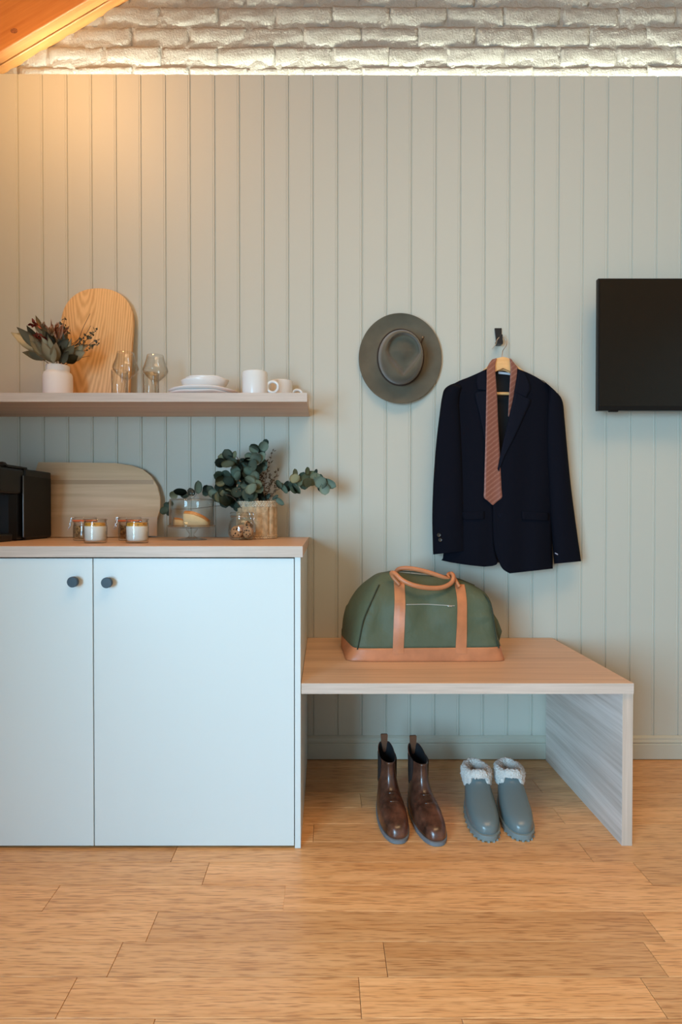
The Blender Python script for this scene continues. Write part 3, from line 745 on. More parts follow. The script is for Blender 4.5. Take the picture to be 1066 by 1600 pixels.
rubber = mat('grey_rubber', (.135,.175,.18), .27, spec=.5)
rubsole = mat('grey_rubber_sole', (.19,.235,.235), .5)
sherpa = mat('sherpa_pile', (.72,.66,.60), .95, bump=1.0, bscale=230, bdist=.004, sheen=.3)
GB = [(.018,-.124,.130,.104,.074,0), (.028,-.126,.131,.107,.078,0), (.042,-.122,.131,.106,.079,0), (.054,-.108,.130,.101,.079,0), (.064,-.084,.129,.095,.078,0), (.075,-.052,.128,.089,.077,0), (.088,-.016,.126,.082,.074,0), (.102,.014,.125,.076,.072,0), (.118,.028,.125,.073,.072,0)]
def build_gum(lab, loc, rz):
    t = thing('rain_boot', lab, 'boot', loc, rz, 'pair of grey-green rubber boots')
    R_ = [[Vector(p) for p in rg] for rg in boot_surface(GB)]
    for rg in R_:
        for p in rg:
            if p.z > .088:                                       # the side is cut lower than the front tongue
                side = min(1, max(0, (p.y-.040)/.010)); p.z -= side*(p.z-.088)*.95
    topr = R_[-1]; cen = sum(topr, Vector())/len(topr)
    ins = [[cen+Vector(((p.x-cen.x)*f, (p.y-cen.y)*f, p.z-cen.z+d)) for p in topr] for f, d in ((.985,.002),(.95,.001),(.93,-.02))]
    obj('upper', loft(R_+ins, True, True), rubber, t, True)
    obj('rim_bead', tube(list(topr)+[topr[0]], .0016, 90, 6), rubber, t, True)
    s0 = boot_surface([(.0,-.128,.134,.109,.078,0),(.018,-.131,.136,.113,.081,0)], step=1)[1]
    rings = []
    for f, z in ((.99,.004),(1.0,.006),(1.0,.0165),(1.008,.0175),(1.008,.0205),(.95,.0215)):
        rings.append([Vector((x*f, y*f, z)) for x, y, _ in s0])
    obj('sole', loft(rings), rubsole, t, 'auto')
    lug = bmesh.new(); m_ = len(s0)
    for k in range(0, m_, 2):
        x, y, _ = s0[k]; box(x*.95-.0036, x*.95+.0036, y*.972-.0036, y*.972+.0036, 0, .006, bm=lug)
    obj('tread', lug, rubsole, t, kind='stuff')
    # folded-over sherpa cuff: open loop, deep at the sides, short over the tongue
    n_ = 190; prof = cr([(.000,-.040,1),(.010,-.030,1),(.0145,-.008,.6),(.0150,.008,0),(.011,.019,0),(.001,.024,0),(-.010,.019,0),(-.015,.008,0),(-.015,-.010,.5),(-.012,-.030,1)], 44)
    rings = []
    for q_ in prof:
        off, dz, side = q_; out = []
        for k in range(n_):
            a = 2*PI*k/n_; c, s = math.cos(a), math.sin(a); back = max(0, s); frt = max(0, -s)
            g = min(1, max(0, (frt-.79)/.12)); g = g*g*(3-2*g)          # 1 over the tongue
            hx = .0345+off; hy = .050+off
            z = .116+(dz*(1-g) if dz < 0 else dz) + g*.006 - .004*abs(c)- .002*back
            x = hx*(abs(c)**.9)*(1 if c > 0 else -1)*(1-.10*back); y = .078+hy*s
            p = Vector((x, y, z)); nv = Vector((x*off/.0145 if off > 0 else -x, (y-.078)*(1 if off > 0 else -1), (dz-.01)*1.5))
            if nv.length < 1e-5: nv = Vector((0,0,1))
            nv.normalize(); sd = Vector((loc[0]*50, 0, 0))
            d = .0036*(abs(noise.noise(p*210+sd))*2-.5) + .0022*noise.noise(p*90+sd)
            out.append(p+nv*d)
        rings.append(out)
    cf = obj('sherpa_cuff', loft(rings, False, False), sherpa, t, True); cf['label'] = 'cream sherpa pile cuff'
    return t
g1 = build_gum('grey-green rubber boot with cream sherpa cuff, left one beside the brown boots', (.494, -.436, 0), math.radians(-5))
g2 = build_gum('grey-green rubber boot with cream sherpa cuff, right one nearer the bench leg', (.602, -.432, 0), math.radians(-7))

# ================================================================ ON THE SHELF
def rim_label(): pass
# arched pine board
Yb = -.045
pts = []
for a in range(0, 181, 6):
    c_ = math.cos(math.radians(a)); s_ = math.sin(math.radians(a)); ex = 2.25
    d_ = (abs(c_)**ex+abs(s_)**ex)**(-1/ex)
    p = at(150.5+56.5*c_*d_, 505-57.5*s_*d_, Yb); pts.append((p.x, p.z))
pl_ = at(97, 613, Yb).x; pr_ = at(203, 613, Yb).x
pts = [(pr_, SZ1)]+pts+[(pl_, SZ1)]
bm = prism(pts, -.018, 0, bev=.003)
cx_ = (pl_+pr_)/2
bmesh.ops.translate(bm, verts=bm.verts[:], vec=(-cx_, 0, -SZ1))
o = obj('serving_board', bm, pine, None, 'auto', loc=(cx_, -.045, SZ1+.0005)); o.rotation_euler = (math.radians(-4.6), 0, 0)
tag(o, 'arched pine serving board leaning upright on the shelf behind the dried flowers', 'serving board')

# long ash board on the worktop
pix = [(58,722),(120,722.5),(180,723.5),(205,727),(222,733),(236,744),(246,760),(251,778),(251,797),(246,813),(238,826),(230,836),(227,839.5),(46,839.5),(45,800),(50,750)]
Yb = -.035
pp = [at(x, y, Yb) for x, y in pix]; z0_ = min(p.z for p in pp)
bm = prism([(p.x+.9, p.z-z0_) for p in pp], -.018, 0, bev=.003)
o = obj('serving_board', bm, ash, None, 'auto', loc=(-.9, -.032, WT+.0005)); o.rotation_euler = (math.radians(-4.2), 0, 0)
tag(o, 'long pale wooden board with one rounded end standing on the worktop against the wall', 'serving board')
seamm = mat('glue_line', (.42,.27,.15), .6)
zt_ = at(150, 750, Yb).z-z0_; zt2 = at(150, 757, Yb).z-z0_
obj('lamination', box(at(50,750,Yb).x+.9+.002, at(240,750,Yb).x+.9, -.01825, -.0175, zt2, zt_), mat('dark_strip', (.50,.33,.19), .5), o)
zt_ = at(150, 808, Yb).z-z0_
obj('lamination', box(at(46,808,Yb).x+.9+.002, at(247,808,Yb).x+.9, -.0182, -.0175, .004, zt_), mat('dark_strip_low', (.56,.38,.23), .5), o)

# stoneware vase
vY = -.16; c = at(90.5, 600, vY); vz = SZ1+.0005; H = at(90, 572, vY).z-vz; rv = 21.7/sc(vY)
vase = obj('vase', lathe([(.0001,.0),(rv*.86,0),(rv*.96,.004),(rv,.014),(rv*1.0,H*.60),(rv*.985,H*.72),(rv*.92,H*.79),(rv*.80,H*.82),(rv*.78,H*.84),(rv*.80,H*.97),(rv*.78,H),(rv*.72,H*.995),(rv*.70,H*.8),(rv*.85,H*.6),(rv*.85,.01),(.0001,.008)], 40), matte, None, True, loc=(c.x, vY, vz))
tag(vase, 'squat pinkish white stoneware jar holding the dried flowers on the shelf', 'vase')

# wine glasses and tumblers
def make_wine():
    prof = [(.0001,.0),(.034,.0),(.0345,.0012),(.020,.0028),(.006,.006),(.0036,.014),(.0030,.035),(.0034,.062),(.0060,.071),(.016,.080),(.034,.096),(.0455,.110),(.0480,.1175),(.0465,.125),(.041,.140),(.035,.158),(.0315,.175),(.0308,.1755),(.0305,.1745),(.034,.158),(.040,.140),(.0452,.125),(.0465,.1175),(.0440,.111),(.033,.098),(.015,.0825),(.0001,.0765)]
    return lathe(prof, 40)
def make_tumbler():
    return lathe([(.0001,0),(.0315,0),(.0328,.002),(.0335,.088),(.0330,.0888),(.0324,.088),(.0316,.010),(.030,.0085),(.0001,.008)], 36)
def place(name, bm_or_data, m, px, Y, z, lab, cat, group=None):
    p = at(px, 600, Y)
    if isinstance(bm_or_data, bmesh.types.BMesh): o = obj(name, bm_or_data, m, None, True, loc=(p.x, Y, z+.0004))
    else:
        o = bpy.data.objects.new(name, bm_or_data); C.objects.link(o); o.location = (p.x, Y, z+.0004)
    return tag(o, lab, cat, group)
wgl = place('wine_glass', make_wine(), glassm, 196.5, -.165, SZ1, 'clear stemmed wine glass in front of the arched pine board', 'glass', 'wine glasses on the shelf')
wgl.scale = (.96,.96,.985)
w2 = place('wine_glass', wgl.data, glassm, 243, -.13, SZ1, 'clear stemmed wine glass on the shelf beside the plates', 'glass', 'wine glasses on the shelf'); w2.scale = (.96,.96,.985)
tmb = place('tumbler', make_tumbler(), glassm, 187, -.235, SZ1, 'clear straight tumbler in front of the pine board at its right edge', 'glass', 'tumblers on the shelf')
tmb.scale = (.84,.84,1.0)
t2_ = place('tumbler', tmb.data, glassm, 236, -.225, SZ1, 'clear straight tumbler in front of the wine glass beside the plates', 'glass', 'tumblers on the shelf'); t2_.scale = (.84,.84,.93)

# plates and bowls
def plate(r_, h, t=.005, foot=.5, n=72, wob=.0025, seed=0):
    prof = [(.0001,.003),(r_*foot*.9,.003),(r_*foot*.92,0),(r_*foot,0),(r_*foot*1.02,.003),(r_*.80,h*.38),(r_*.96,h*.80),(r_,h),(r_*.995,h+t*.35),(r_*.97,h+t*.2),(r_*.80,h*.38+t),(r_*foot,.003+t),(.0001,.003+t*.8)]
    rings = []
    for r0, z0 in prof:
        ring = []
        for k in range(n):
            a = 2*PI*k/n; w_ = 1+wob*6*noise.noise(Vector((math.cos(a)*1.3+seed, math.sin(a)*1.3, seed)))*(r0/r_)
            ring.append(Vector((r0*w_*math.cos(a), r0*w_*math.sin(a), z0 + wob*noise.noise(Vector((math.cos(a)*1.6, math.sin(a)*1.6+seed, 3)))*(r0/r_)**2*1.6)))
        rings.append(ring)
    return loft(rings, False, False)
px_ = at(317, 600, -.155).x
z_ = SZ1+.0005
for lab, cx, r_, h, dz in (('large white plate at the bottom of the stack on the shelf', 316, .122, .016, 0), ('large white plate lying second from the bottom of the stack on the shelf', 319, .127, .019, .0085)):
    o = obj('plate', plate(r_, h, seed=cx), ceramic, None, True, loc=(at(cx,600,-.155).x, -.155, z_+dz)); tag(o, lab, 'plate', 'stack of white plates')
for lab, cx, r_, h, dz in (('small white bowl resting on the two large plates', 319, .083, .045, .021), ('small white bowl nested on top of the plate stack', 324, .079, .043, .031)):
    o = obj('bowl', plate(r_, h, .0045, .45, wob=.003, seed=cx), ceramic, None, True, loc=(at(cx,600,-.155).x, -.155, z_+dz)); tag(o, lab, 'bowl', 'small white bowls on the plates')

# mugs
def make_mug(lab, px, Y, r_, h, rz, loc=None):
    p = at(px, 600, Y); t = thing('mug', lab, 'mug', (p.x, Y, SZ1+.0004), rz, 'mugs on the shelf')
    obj('body', lathe([(.0001,.0015),(r_*.86,.0015),(r_*.88,0),(r_*.93,0),(r_*.97,.003),(r_,.010),(r_,h-.002),(r_*.985,h),(r_*.95,h-.001),(r_*.94,h-.006),(r_*.93,.012),(r_*.85,.007),(.0001,.006)], 44), mugm, t, True)
    ring = [Vector((r_+.018+.0195*math.cos(a), 0, h*.44+.0195*math.sin(a))) for a in [2*PI*i/28 for i in range(29)]]
    obj('handle', tube(ring, .0052, 56, 10), mugm, t, True)
    return t
m1 = make_mug('white mug in front beside the plate stack', 398.5, -.20, .0455, .0915, 0)
make_mug('white mug standing behind at the right end of the shelf', 440, -.062, .0425, .0925, 0)

# ---------------------------------------------------------------- leaves
def leaf_mesh(name, L_, W_, m, cup=.12, bend=.2, pointed=1.0, n=7):
    """a leaf along +z from the origin, facing -y"""
    bm = bmesh.new(); rows = []
    for i in range(n+1):
        t = i/n; w_ = max(.0006, W_/2*(math.sqrt(max(0, 1-(2*t**.92-1)**2)) if pointed < 1 else math.sin(PI*t**.8)**.95 if 0 < t < 1 else 0))
        y = -bend*L_*t*t; row = []
        for u in (-1, -.5, 0, .5, 1): row.append(bm.verts.new((w_*u, y - cup*w_*u*u*1.0, L_*t)))
        rows.append(row)
    for a, b_ in zip(rows, rows[1:]):
        for j in range(4): bm.faces.new((a[j], a[j+1], b_[j+1], b_[j]))
    r_ = bmesh.ops.solidify(bm, geom=bm.faces[:], thickness=.0006)
    me = bpy.data.meshes.new(name); bmesh.ops.recalc_face_normals(bm, faces=bm.faces[:]); bm.to_mesh(me); bm.free(); me.materials.append(m)
    me.polygons.foreach_set('use_smooth', [True]*len(me.polygons)); return me
def place_leaf(me, parent, p, ang, tilt, roll, s, name='leaf'):
    """ang: direction of the leaf in the wall plane (0 up, + to the right); tilt towards the viewer; roll about its length"""
    o = bpy.data.objects.new(name, me); C.objects.link(o); o.parent = parent
    M = Matrix.Rotation(-math.radians(-ang), 4, 'Y') @ Matrix.Rotation(math.radians(tilt), 4, 'X') @ Matrix.Rotation(math.radians(roll), 4, 'Z')
    o.matrix_local = Matrix.Translation(p - parent.location) @ M @ Matrix.Scale(s, 4); return o
def leafmat(name, c1, c2, rough=.55):
    m, nt, b = nodes(name); N = nt.nodes.new; oi = N('ShaderNodeObjectInfo'); r = N('ShaderNodeValToRGB')
    r.color_ramp.elements[0].color = (*c1,1); r.color_ramp.elements[1].color = (*c2,1); nt.links.new(oi.outputs['Random'], r.inputs[0]); nt.links.new(r.outputs[0], b.inputs['Base Color'])
    b.inputs['Roughness'].default_value = rough; b.inputs['Subsurface Weight'].default_value = .0
    return m
stemm = mat('stem_brown', (.12,.07,.04), .8)

# dried bouquet in the vase
dry = thing('dried_bouquet', 'bunch of dried leaves, red blooms and twigs standing in the white jar', 'flowers', Vector((at(90.5,600,vY).x, vY, vz+H-.02)))
LG = leafmat('dried_leaf', (.40,.36,.23), (.58,.50,.32)); LD = leafmat('dark_dried_leaf', (.12,.13,.09), (.20,.19,.13)); LC = leafmat('cream_petal', (.55,.36,.20), (.62,.42,.26)); LR = leafmat('red_petal', (.20,.025,.018), (.36,.07,.04)); LP = leafmat('dusky_petal', (.36,.17,.11), (.46,.25,.16))
mG = leaf_mesh('dried_leaf', .085, .040, LG); mD = leaf_mesh('dark_leaf', .085, .042, LD); mC = leaf_mesh('cream_petal', .045, .018, LC, .3); mR = leaf_mesh('red_petal', .018, .010, LR, .4); mP = leaf_mesh('protea_petal', .050, .010, LP, .3, -.1)
mB = leaf_mesh('berry_leaf', .012, .008, LD, .3)
rd = random.Random(5)
mouth = at(90, 570, vY)
def P_(px, py, dy=0): return at(px, py, vY+dy)
for (x0,y0,x1,y1,me,s,dy) in [ # base pixel -> tip pixel
    (78,562,52,528,mG,1.0,-.02),(70,550,24,530,mG,1.0,0),(62,535,23,530,mG,.55,.02),(74,558,40,553,mG,.9,-.01),(76,560,46,557,mG,.8,.01),(62,546,39,512,mD,.95,-.02),(60,540,50,510,mD,.9,.02),
    (82,567,72,536,mG,1.1,-.04),(84,568,84,530,mG,1.2,-.045),(80,566,66,545,mG,1.0,-.03),(78,560,88,525,mG,1.0,.01),(78,530,60,506,mG,.9,0),(66,520,64,494,mG,.55,.02),(88,548,110,530,mD,.8,-.02),(95,560,112,527,mG,.8,.01),
    (86,566,96,535,mG,.9,-.03),(90,565,74,538,mG,1.0,.0),(100,560,124,541,mG,.95,-.02),(104,562,138,549,mG,.9,-.01),(102,566,130,556,mD,.9,-.03),(98,566,118,548,mD,1.0,.02),(110,556,147,545,mG,.7,.0),(108,560,140,543,mD,.8,.02),
    (92,566,108,545,mD,.9,.0),(86,566,76,552,mD,.8,.02),(94,566,101,542,mD,1.0,-.02),(96,567,116,551,mD,.8,-.04),(76,543,68,528,mG,.8,-.045),(74,540,60,522,mD,.8,.0),(100,545,110,520,mD,.6,.0),(84,550,74,512,mG,.9,.01),(92,552,90,515,mG,.9,.015),(80,556,58,530,mG,.9,-.03),(102,556,118,532,mG,.8,-.02),(96,552,104,518,mG,.8,.02),(112,558,134,540,mG,.8,-.01),(70,556,50,536,mG,.8,-.03),(88,556,80,520,mD,.7,.0)]:
    L_ = math.hypot(x1-x0, y1-y0)/sc(vY); an = math.degrees(math.atan2(x1-x0, -(y1-y0)))
    place_leaf(me, dry, P_(x0, y0, dy), an, rd.uniform(5, 25), rd.uniform(-35, 35), L_/.085*1.0 if me in (mG, mD) else s)
for cx, cy, n_, dy in ((73,516,9,-.01),(80,522,10,-.02),(66,512,7,-.01)):
    for k in range(n_): place_leaf(mC, dry, P_(cx+rd.uniform(-3,3), cy+rd.uniform(-2,4), dy), rd.uniform(-80,80), rd.uniform(0,60), rd.uniform(-60,60), .65, 'petal')
for cx, cy, n_, rr in ((54,508,14,5),(68,535,22,9),(62,528,16,7),(73,541,12,6),(60,538,10,6)):
    for k in range(n_): place_leaf(mR, dry, P_(cx+rd.uniform(-rr,rr), cy+rd.uniform(-rr,rr)*.7, -.035+rd.uniform(-.01,.01)), rd.uniform(-180,180), rd.uniform(0,70), rd.uniform(-60,60), rd.uniform(.7,1.1), 'petal')
for cx, cy, n_ in ((92,524,16),(84,516,9)):
    for k in range(n_):
        a = rd.uniform(-38, 38); place_leaf(mP, dry, P_(cx+a*.08, cy+6, -.01+rd.uniform(-.012,.012)), a, rd.uniform(-15,35), rd.uniform(-40,40), rd.uniform(.75,1.15), 'petal')
def twig(pixs, r_=.0014, name='stem', m=stemm, par=dry, Y=vY, n=14):
    o = obj(name, tube([at(x, y, Y+d)-par.location for x, y, d in pixs], lambda t: r_*(1-.6*t), n, 5), m, par, True); return o
for pts_ in ([(90,575,0),(104,552,0),(122,536,-.01),(133,524,-.01),(142,509,0)],[(92,575,0),(108,556,0),(130,545,0),(146,534,-.01),(155,530,0)],[(94,575,0),(110,558,0),(136,530,0),(151,516,0)],[(90,575,0),(102,550,0),(121,533,0),(130,512,0),(141,490,0)],
             [(88,575,0),(92,540,0),(98,515,0),(101,498,0)],[(86,575,0),(70,545,0),(58,520,0),(54,508,0)],[(92,576,0),(118,562,0),(140,556,0)],[(85,575,0),(64,560,0),(42,553,0)],[(91,575,0),(106,562,-.02),(125,549,-.02),(135,548,-.01)],[(91,575,0),(100,548,-.02),(118,534,-.02),(124,528,-.02)]):
    twig(pts_, .0017)
for (a_, b_, n_) in (((98,508),(110,520),14),((100,500),(104,498),4),((104,512),(108,526),9),((122,538),(134,525),12),((136,532),(150,514),18),((140,545),(156,533),18),((126,540),(134,532),8),((96,504),(92,512),7)):
    for k in range(n_):
        t = k/n_; place_leaf(mB, dry, P_(a_[0]+(b_[0]-a_[0])*t+rd.uniform(-2.2,2.2), a_[1]+(b_[1]-a_[1])*t+rd.uniform(-2.2,2.2), rd.uniform(-.01,.01)), rd.uniform(-180,180), rd.uniform(0,50), rd.uniform(-60,60), rd.uniform(.7,1.2), 'leaflet')

# ================================================================ ON THE WORKTOP
# basket
bY = -.115; wick = mat('seagrass', (.56,.38,.215), .8, bump=.9, bscale=160, bdist=.003, var=.25, vscale=60)
wickr = mat('seagrass_rim', (.62,.52,.38), .85, bump=.9, bscale=180, bdist=.003, var=.2, vscale=70)
pc = at(401.5, 820, bY); br = 30.6/sc(bY); bz = WT+.0005; bh = at(400, 784, bY).z-bz
bk = thing('basket', 'woven seagrass basket holding the eucalyptus on the worktop', 'basket', (pc.x, bY, bz))
def basket_bm():
    rings = []; n_ = 120
    for i in range(40):
        t = i/39; z = t*bh; ring = []
        for k in range(n_):
            a = 2*PI*k/n_; strand = .0062*abs(math.sin(a*8))**.5; weave = .0012*math.sin(k*2.1+i*2.4)
            r0 = br*(.985+.015*t)-.003+strand+weave
            ring.append(Vector((r0*math.cos(a), r0*math.sin(a), z)))
        rings.append(ring)
    rings += [[Vector(((br-.012)*math.cos(2*PI*k/n_), (br-.012)*math.sin(2*PI*k/n_), z)) for k in range(n_)] for z in (bh-.002, .02)]
    return loft(rings, True, True)
obj('woven_wall', basket_bm(), wick, bk, True)
def braid(z, nrow, m, name):
    bm = bmesh.new(); n_ = 46
    for j in range(nrow):
        zz = z+j*.0072
        for k in range(n_):
            a = 2*PI*(k+(j%2)*.5)/n_; R = br+.0008
            p = Vector((R*math.cos(a), R*math.sin(a), zz)); tdir = Vector((-math.sin(a), math.cos(a), (.45 if j % 2 else -.45))).normalized()
            M = Matrix.Translation(p) @ tdir.to_track_quat('X', 'Z').to_matrix().to_4x4() @ Matrix.Diagonal((.0075,.0034,.0042,1))
            bmesh.ops.create_icosphere(bm, subdivisions=1, radius=1, matrix=M)
    o = obj(name, bm, m, bk, True, kind='stuff'); return o
braid(bh-.016, 3, wickr, 'braided_rim'); braid(.004, 2, wick, 'braided_foot')

# eucalyptus
euc = thing('eucalyptus', 'bunch of round-leaved green eucalyptus branches in the seagrass basket', 'plant', (pc.x, bY, bz+.02))
E1 = leafmat('eucalyptus_leaf', (.10,.155,.11), (.20,.26,.19), .6); E2 = leafmat('eucalyptus_olive', (.16,.18,.09), (.27,.28,.17), .6); E3 = leafmat('eucalyptus_dark', (.035,.06,.045), (.08,.12,.09), .6)
lr = [leaf_mesh('round_leaf', .046, .042, m_, .18, .12, .5) for m_ in (E1, E2, E3)]
ll = [leaf_mesh('oval_leaf', .046, .026, m_, .22, .15, .5) for m_ in (E1, E2, E3)]
re_ = random.Random(11)
def El(x, y, ang, size, kind=0, dy=0, long=False, tilt=None, roll=None):
    me = (ll if long else lr)[kind]
    Y = bY-.03+dy
    s = size/sc(Y)/.046
    # x,y is the leaf's middle: move back half its length to the stalk
    a = math.radians(ang); px = x-math.sin(a)*size*.45; py = y+math.cos(a)*size*.45
    place_leaf(me, euc, at(px, py, Y), ang, tilt if tilt is not None else re_.uniform(-10, 30), roll if roll is not None else re_.uniform(-35, 35), s)
for v in [ # x,y,angle,size px,kind,depth
 (398,702,-60,17,0,0),(396,699,-30,13,2,.01),(412,698,40,17,0,-.01),(415,692,20,11,0,0),(409,706,80,13,2,.01),(401,717,-40,20,0,-.03),(390,714,-70,15,0,0),(409,716,60,20,0,-.01),(414,722,100,14,0,.01),(388,722,-100,15,2,0),
 (396,728,10,20,0,-.04),(390,735,-60,18,0,-.02),(402,736,50,18,2,0),(410,730,70,15,0,0),(385,742,-50,14,2,0),
 (356,711,-30,18,2,0),(350,717,-70,18,1,.01),(345,723,-85,17,2,.0),(357,727,-130,22,0,-.02),(364,722,60,18,0,0),(366,713,25,16,1,0,True),(371,724,80,14,2,0),(360,718,-10,14,2,.01),(372,732,100,20,2,.01),(379,722,-20,14,2,.02),
 (376,735,40,22,2,.02),(370,738,70,22,0,0),(383,728,0,16,2,.01),
 (343,744,-80,17,0,0),(345,752,-110,18,1,-.01),(354,743,-40,17,0,0),(359,751,50,20,2,-.01),(352,757,-140,16,2,0),(366,748,20,20,1,0),(372,744,50,18,0,-.02),
 (391,751,-60,18,0,-.04),(397,745,10,18,0,-.03),(386,757,-90,20,0,-.04),(400,757,110,18,1,-.04),(403,762,150,18,0,-.04),(394,765,180,22,0,-.05),(380,748,-30,16,2,0),(388,772,170,22,0,-.05),(396,776,180,18,0,-.04),
 (361,762,-80,26,0,-.01),(370,757,0,22,0,.0),(350,768,-150,20,2,0),(344,775,-160,20,1,0),(355,776,-170,28,1,-.02),(352,783,170,20,2,0),(362,772,160,20,2,-.01),(372,770,170,22,2,-.02),(378,778,180,20,2,0),(366,782,-160,22,2,0),(374,786,170,20,0,0),
 (345,760,-100,18,2,.01),(382,766,120,18,2,.0),(406,772,120,16,2,.0),(410,780,90,14,2,.01),(370,792,-170,14,2,0),(380,790,180,16,2,.01),
 # left trailing sprays behind the cake dome
 (334,772,-60,17,0,.02),(328,766,-20,14,2,.02),(340,777,160,18,0,.02),(322,764,10,12,2,.02),(322,770,60,14,0,.03),(310,762,0,22,0,.03,True),(300,769,-20,14,2,.03),(283,768,-75,22,2,.03,True),(272,773,-100,14,1,.04),(289,774,110,14,2,.03),
 (262,790,-60,12,0,.06),(257,797,-120,14,0,.06),(265,800,-170,12,2,.06),(268,786,30,10,1,.06),
 # right arching branch
 (436,757,-30,16,0,.0,True),(441,761,150,18,0,.01,True),(446,758,30,15,2,.0,True),(446,764,140,17,0,.0,True),(455,757,10,14,0,.0,True),(459,765,130,16,1,.0,True),(464,762,140,20,0,-.01,True),(452,763,-140,13,2,.01,True),
 (461,740,-10,16,1,.0,True),(461,748,-160,18,1,-.01),(468,755,-150,18,0,.0),(473,746,10,16,0,.01),(480,736,-5,15,1,-.01,True),(477,748,20,16,1,.0),(481,755,180,18,1,-.02),(475,758,170,16,0,.0),(487,744,30,18,1,.01),(492,747,60,18,1,.0),(490,753,150,16,0,.01),(484,743,-60,14,1,.01),
 (501,754,50,22,0,-.01),(504,760,100,20,2,.0),(508,763,175,19,0,-.02),(512,755,110,26,0,-.02,True),(500,748,20,14,0,.01),(494,737,15,9,2,.0,True),
 # low right
 (438,783,120,18,0,0,True),(430,778,60,12,2,.0,True),(418,776,40,12,2,.01,True)]:
    El(*v)
for pts_ in ([(398,800,0),(396,770,-.03),(397,735,-.03),(402,715,-.02),(412,690,-.02)],[(396,800,0),(385,765,-.02),(372,735,-.01),(356,712,0)],[(394,800,0),(380,770,-.03),(362,752,-.01),(343,744,0)],[(392,795,0),(375,780,-.03),(358,772,-.02),(345,775,0)],
             [(404,800,0),(415,784,-.01),(430,768,-.02),(445,761,-.02),(462,755,-.03),(482,748,-.03),(498,752,-.03),(512,757,-.03)],[(388,795,0),(365,785,0),(340,775,.0),(318,766,.01),(298,768,.01),(275,773,.02)],[(388,795,0),(350,790,.02),(300,795,.04),(262,795,.05)],[(402,800,0),(420,785,0),(440,782,-.03)],
             [(380,790,-.05),(372,775,-.05),(362,765,-.04)],[(378,795,-.05),(365,778,-.06),(352,772,-.06)],[(374,720,-.03),(366,712,-.03),(352,722,-.03)]):
    twig(pts_, .0014, 'stem', stemm, euc, bY, 22)
brown = mat('twig_bud', (.20,.10,.06), .8); mt = leaf_mesh('needle', .012, .0035, leafmat('twig_olive', (.11,.09,.04), (.20,.13,.08)), .2)
for pts_ in ([(410,790,0),(413,760,0),(418,735,0),(426,705,0)],[(412,790,0),(420,765,0),(428,750,0),(435,734,0)],[(408,790,0),(406,760,0),(410,735,0),(416,722,0)],[(414,790,0),(418,770,-.02),(424,757,-.02),(422,742,-.02)],[(410,790,0),(404,768,0),(408,750,0),(401,742,0)],[(415,790,0),(425,775,0),(430,765,0),(431,755,0)],[(412,790,0),(414,765,0),(411,748,0),(412,728,0)]):
    twig(pts_, .0011, 'twig', brown, euc, bY, 16)
    P3 = cr(pts_, 14)
    for i in range(2, 15):
        for _ in range(2):
            p = P3[i]; place_leaf(mt, euc, at(p.x+re_.uniform(-2,2), p.y+re_.uniform(-1,1), bY+p.z), re_.uniform(-80,80), re_.uniform(-10,60), 0, re_.uniform(.7,1.3), 'needle')
for k in range(16):   # pinkish buds in the heart of the bunch
    x = 372+re_.uniform(-4,8); y = 758+re_.uniform(-12,14); place_leaf(mC, euc, at(x, y, bY-.06), re_.uniform(-180,180), re_.uniform(0,60), 0, .22, 'bud')

# clip-top jars
def jar_glass(r_, h, neck=.80):
    nk = r_*neck
    return lathe([(.0001,.0),(r_*.90,0),(r_*.985,.004),(r_,.012),(r_,h*.66),(r_*.97,h*.75),(nk*1.04,h*.82),(nk,h*.86),(nk*1.02,h*.93),(nk*1.08,h*.95),(nk*1.08,h*.985),(nk*1.03,h),(nk*.96,h),(nk*.94,h*.86),(r_*.92,h*.74),(r_*.93,.012),(r_*.86,.006),(.0001,.0055)], 40)
def jar_lid(r_, h0, neck=.80, t=.010):
    k = r_*neck*1.08
    return lathe([(.0001,h0+.002),(k*.9,h0+.002),(k,h0+.0025),(k,h0+t*.6),(k*.92,h0+t),(.0001,h0+t)], 36)
yog = mat('yogurt', (.80,.78,.72), .5); yogc = mat('orange_curd', (.75,.36,.04), .3, var=.3, vscale=60)
seal = mat('rubber_seal', (.70,.14,.04), .5); gran = mat('granola', (.30,.15,.06), .8)
seedm = mat('dark_seed', (.03,.015,.01), .6)
def yog_jar(lab, px, Y):
    p = at(px, 840, Y); r_ = 17.4/sc(Y); h = .0765
    t = thing('yogurt_jar', lab, 'jar', (p.x, Y, WT+.0006), 0, 'glass jars of yogurt')
    obj('glass', jar_glass(r_, h, .93), glassm, t, True)
    a = obj('yogurt', lathe([(.0001,.006),(r_*.84,.006),(r_*.925,.013),(r_*.925,h*.66),(r_*.92,h*.70),(.0001,h*.70)], 36), yog, t, True)
    cu = []
    for r0, zz in ((r_*.918,h*.62),(r_*.922,h*.66),(r_*.90,h*.78),(r_*.86,h*.84),(.0001,h*.84)):
        cu.append([Vector((r0*math.cos(q_), r0*math.sin(q_), zz+(-.006*math.sin(q_*1+px)*1 if zz < h*.7 else 0))) for q_ in [2*PI*i/32 for i in range(32)]])
    obj('curd_topping', loft(cu, False, False), yogc, t, True)
    bm = bmesh.new()
    for k in range(10):
        q_ = k*2.4+px; sphere(Vector((r_*.9*math.cos(q_), r_*.9*math.sin(q_), h*(.72+.1*((k*7)%3)/3))), .0016, bm, 6, 4)
    obj('seeds', bm, seedm, t, True, kind='stuff')
    return t
yog_jar('open glass jar of yogurt with orange topping, next to the black coffee machine', 149.2, -.436)
yog_jar('open glass jar of yogurt with orange topping, nearer the cake stand', 214.5, -.436)
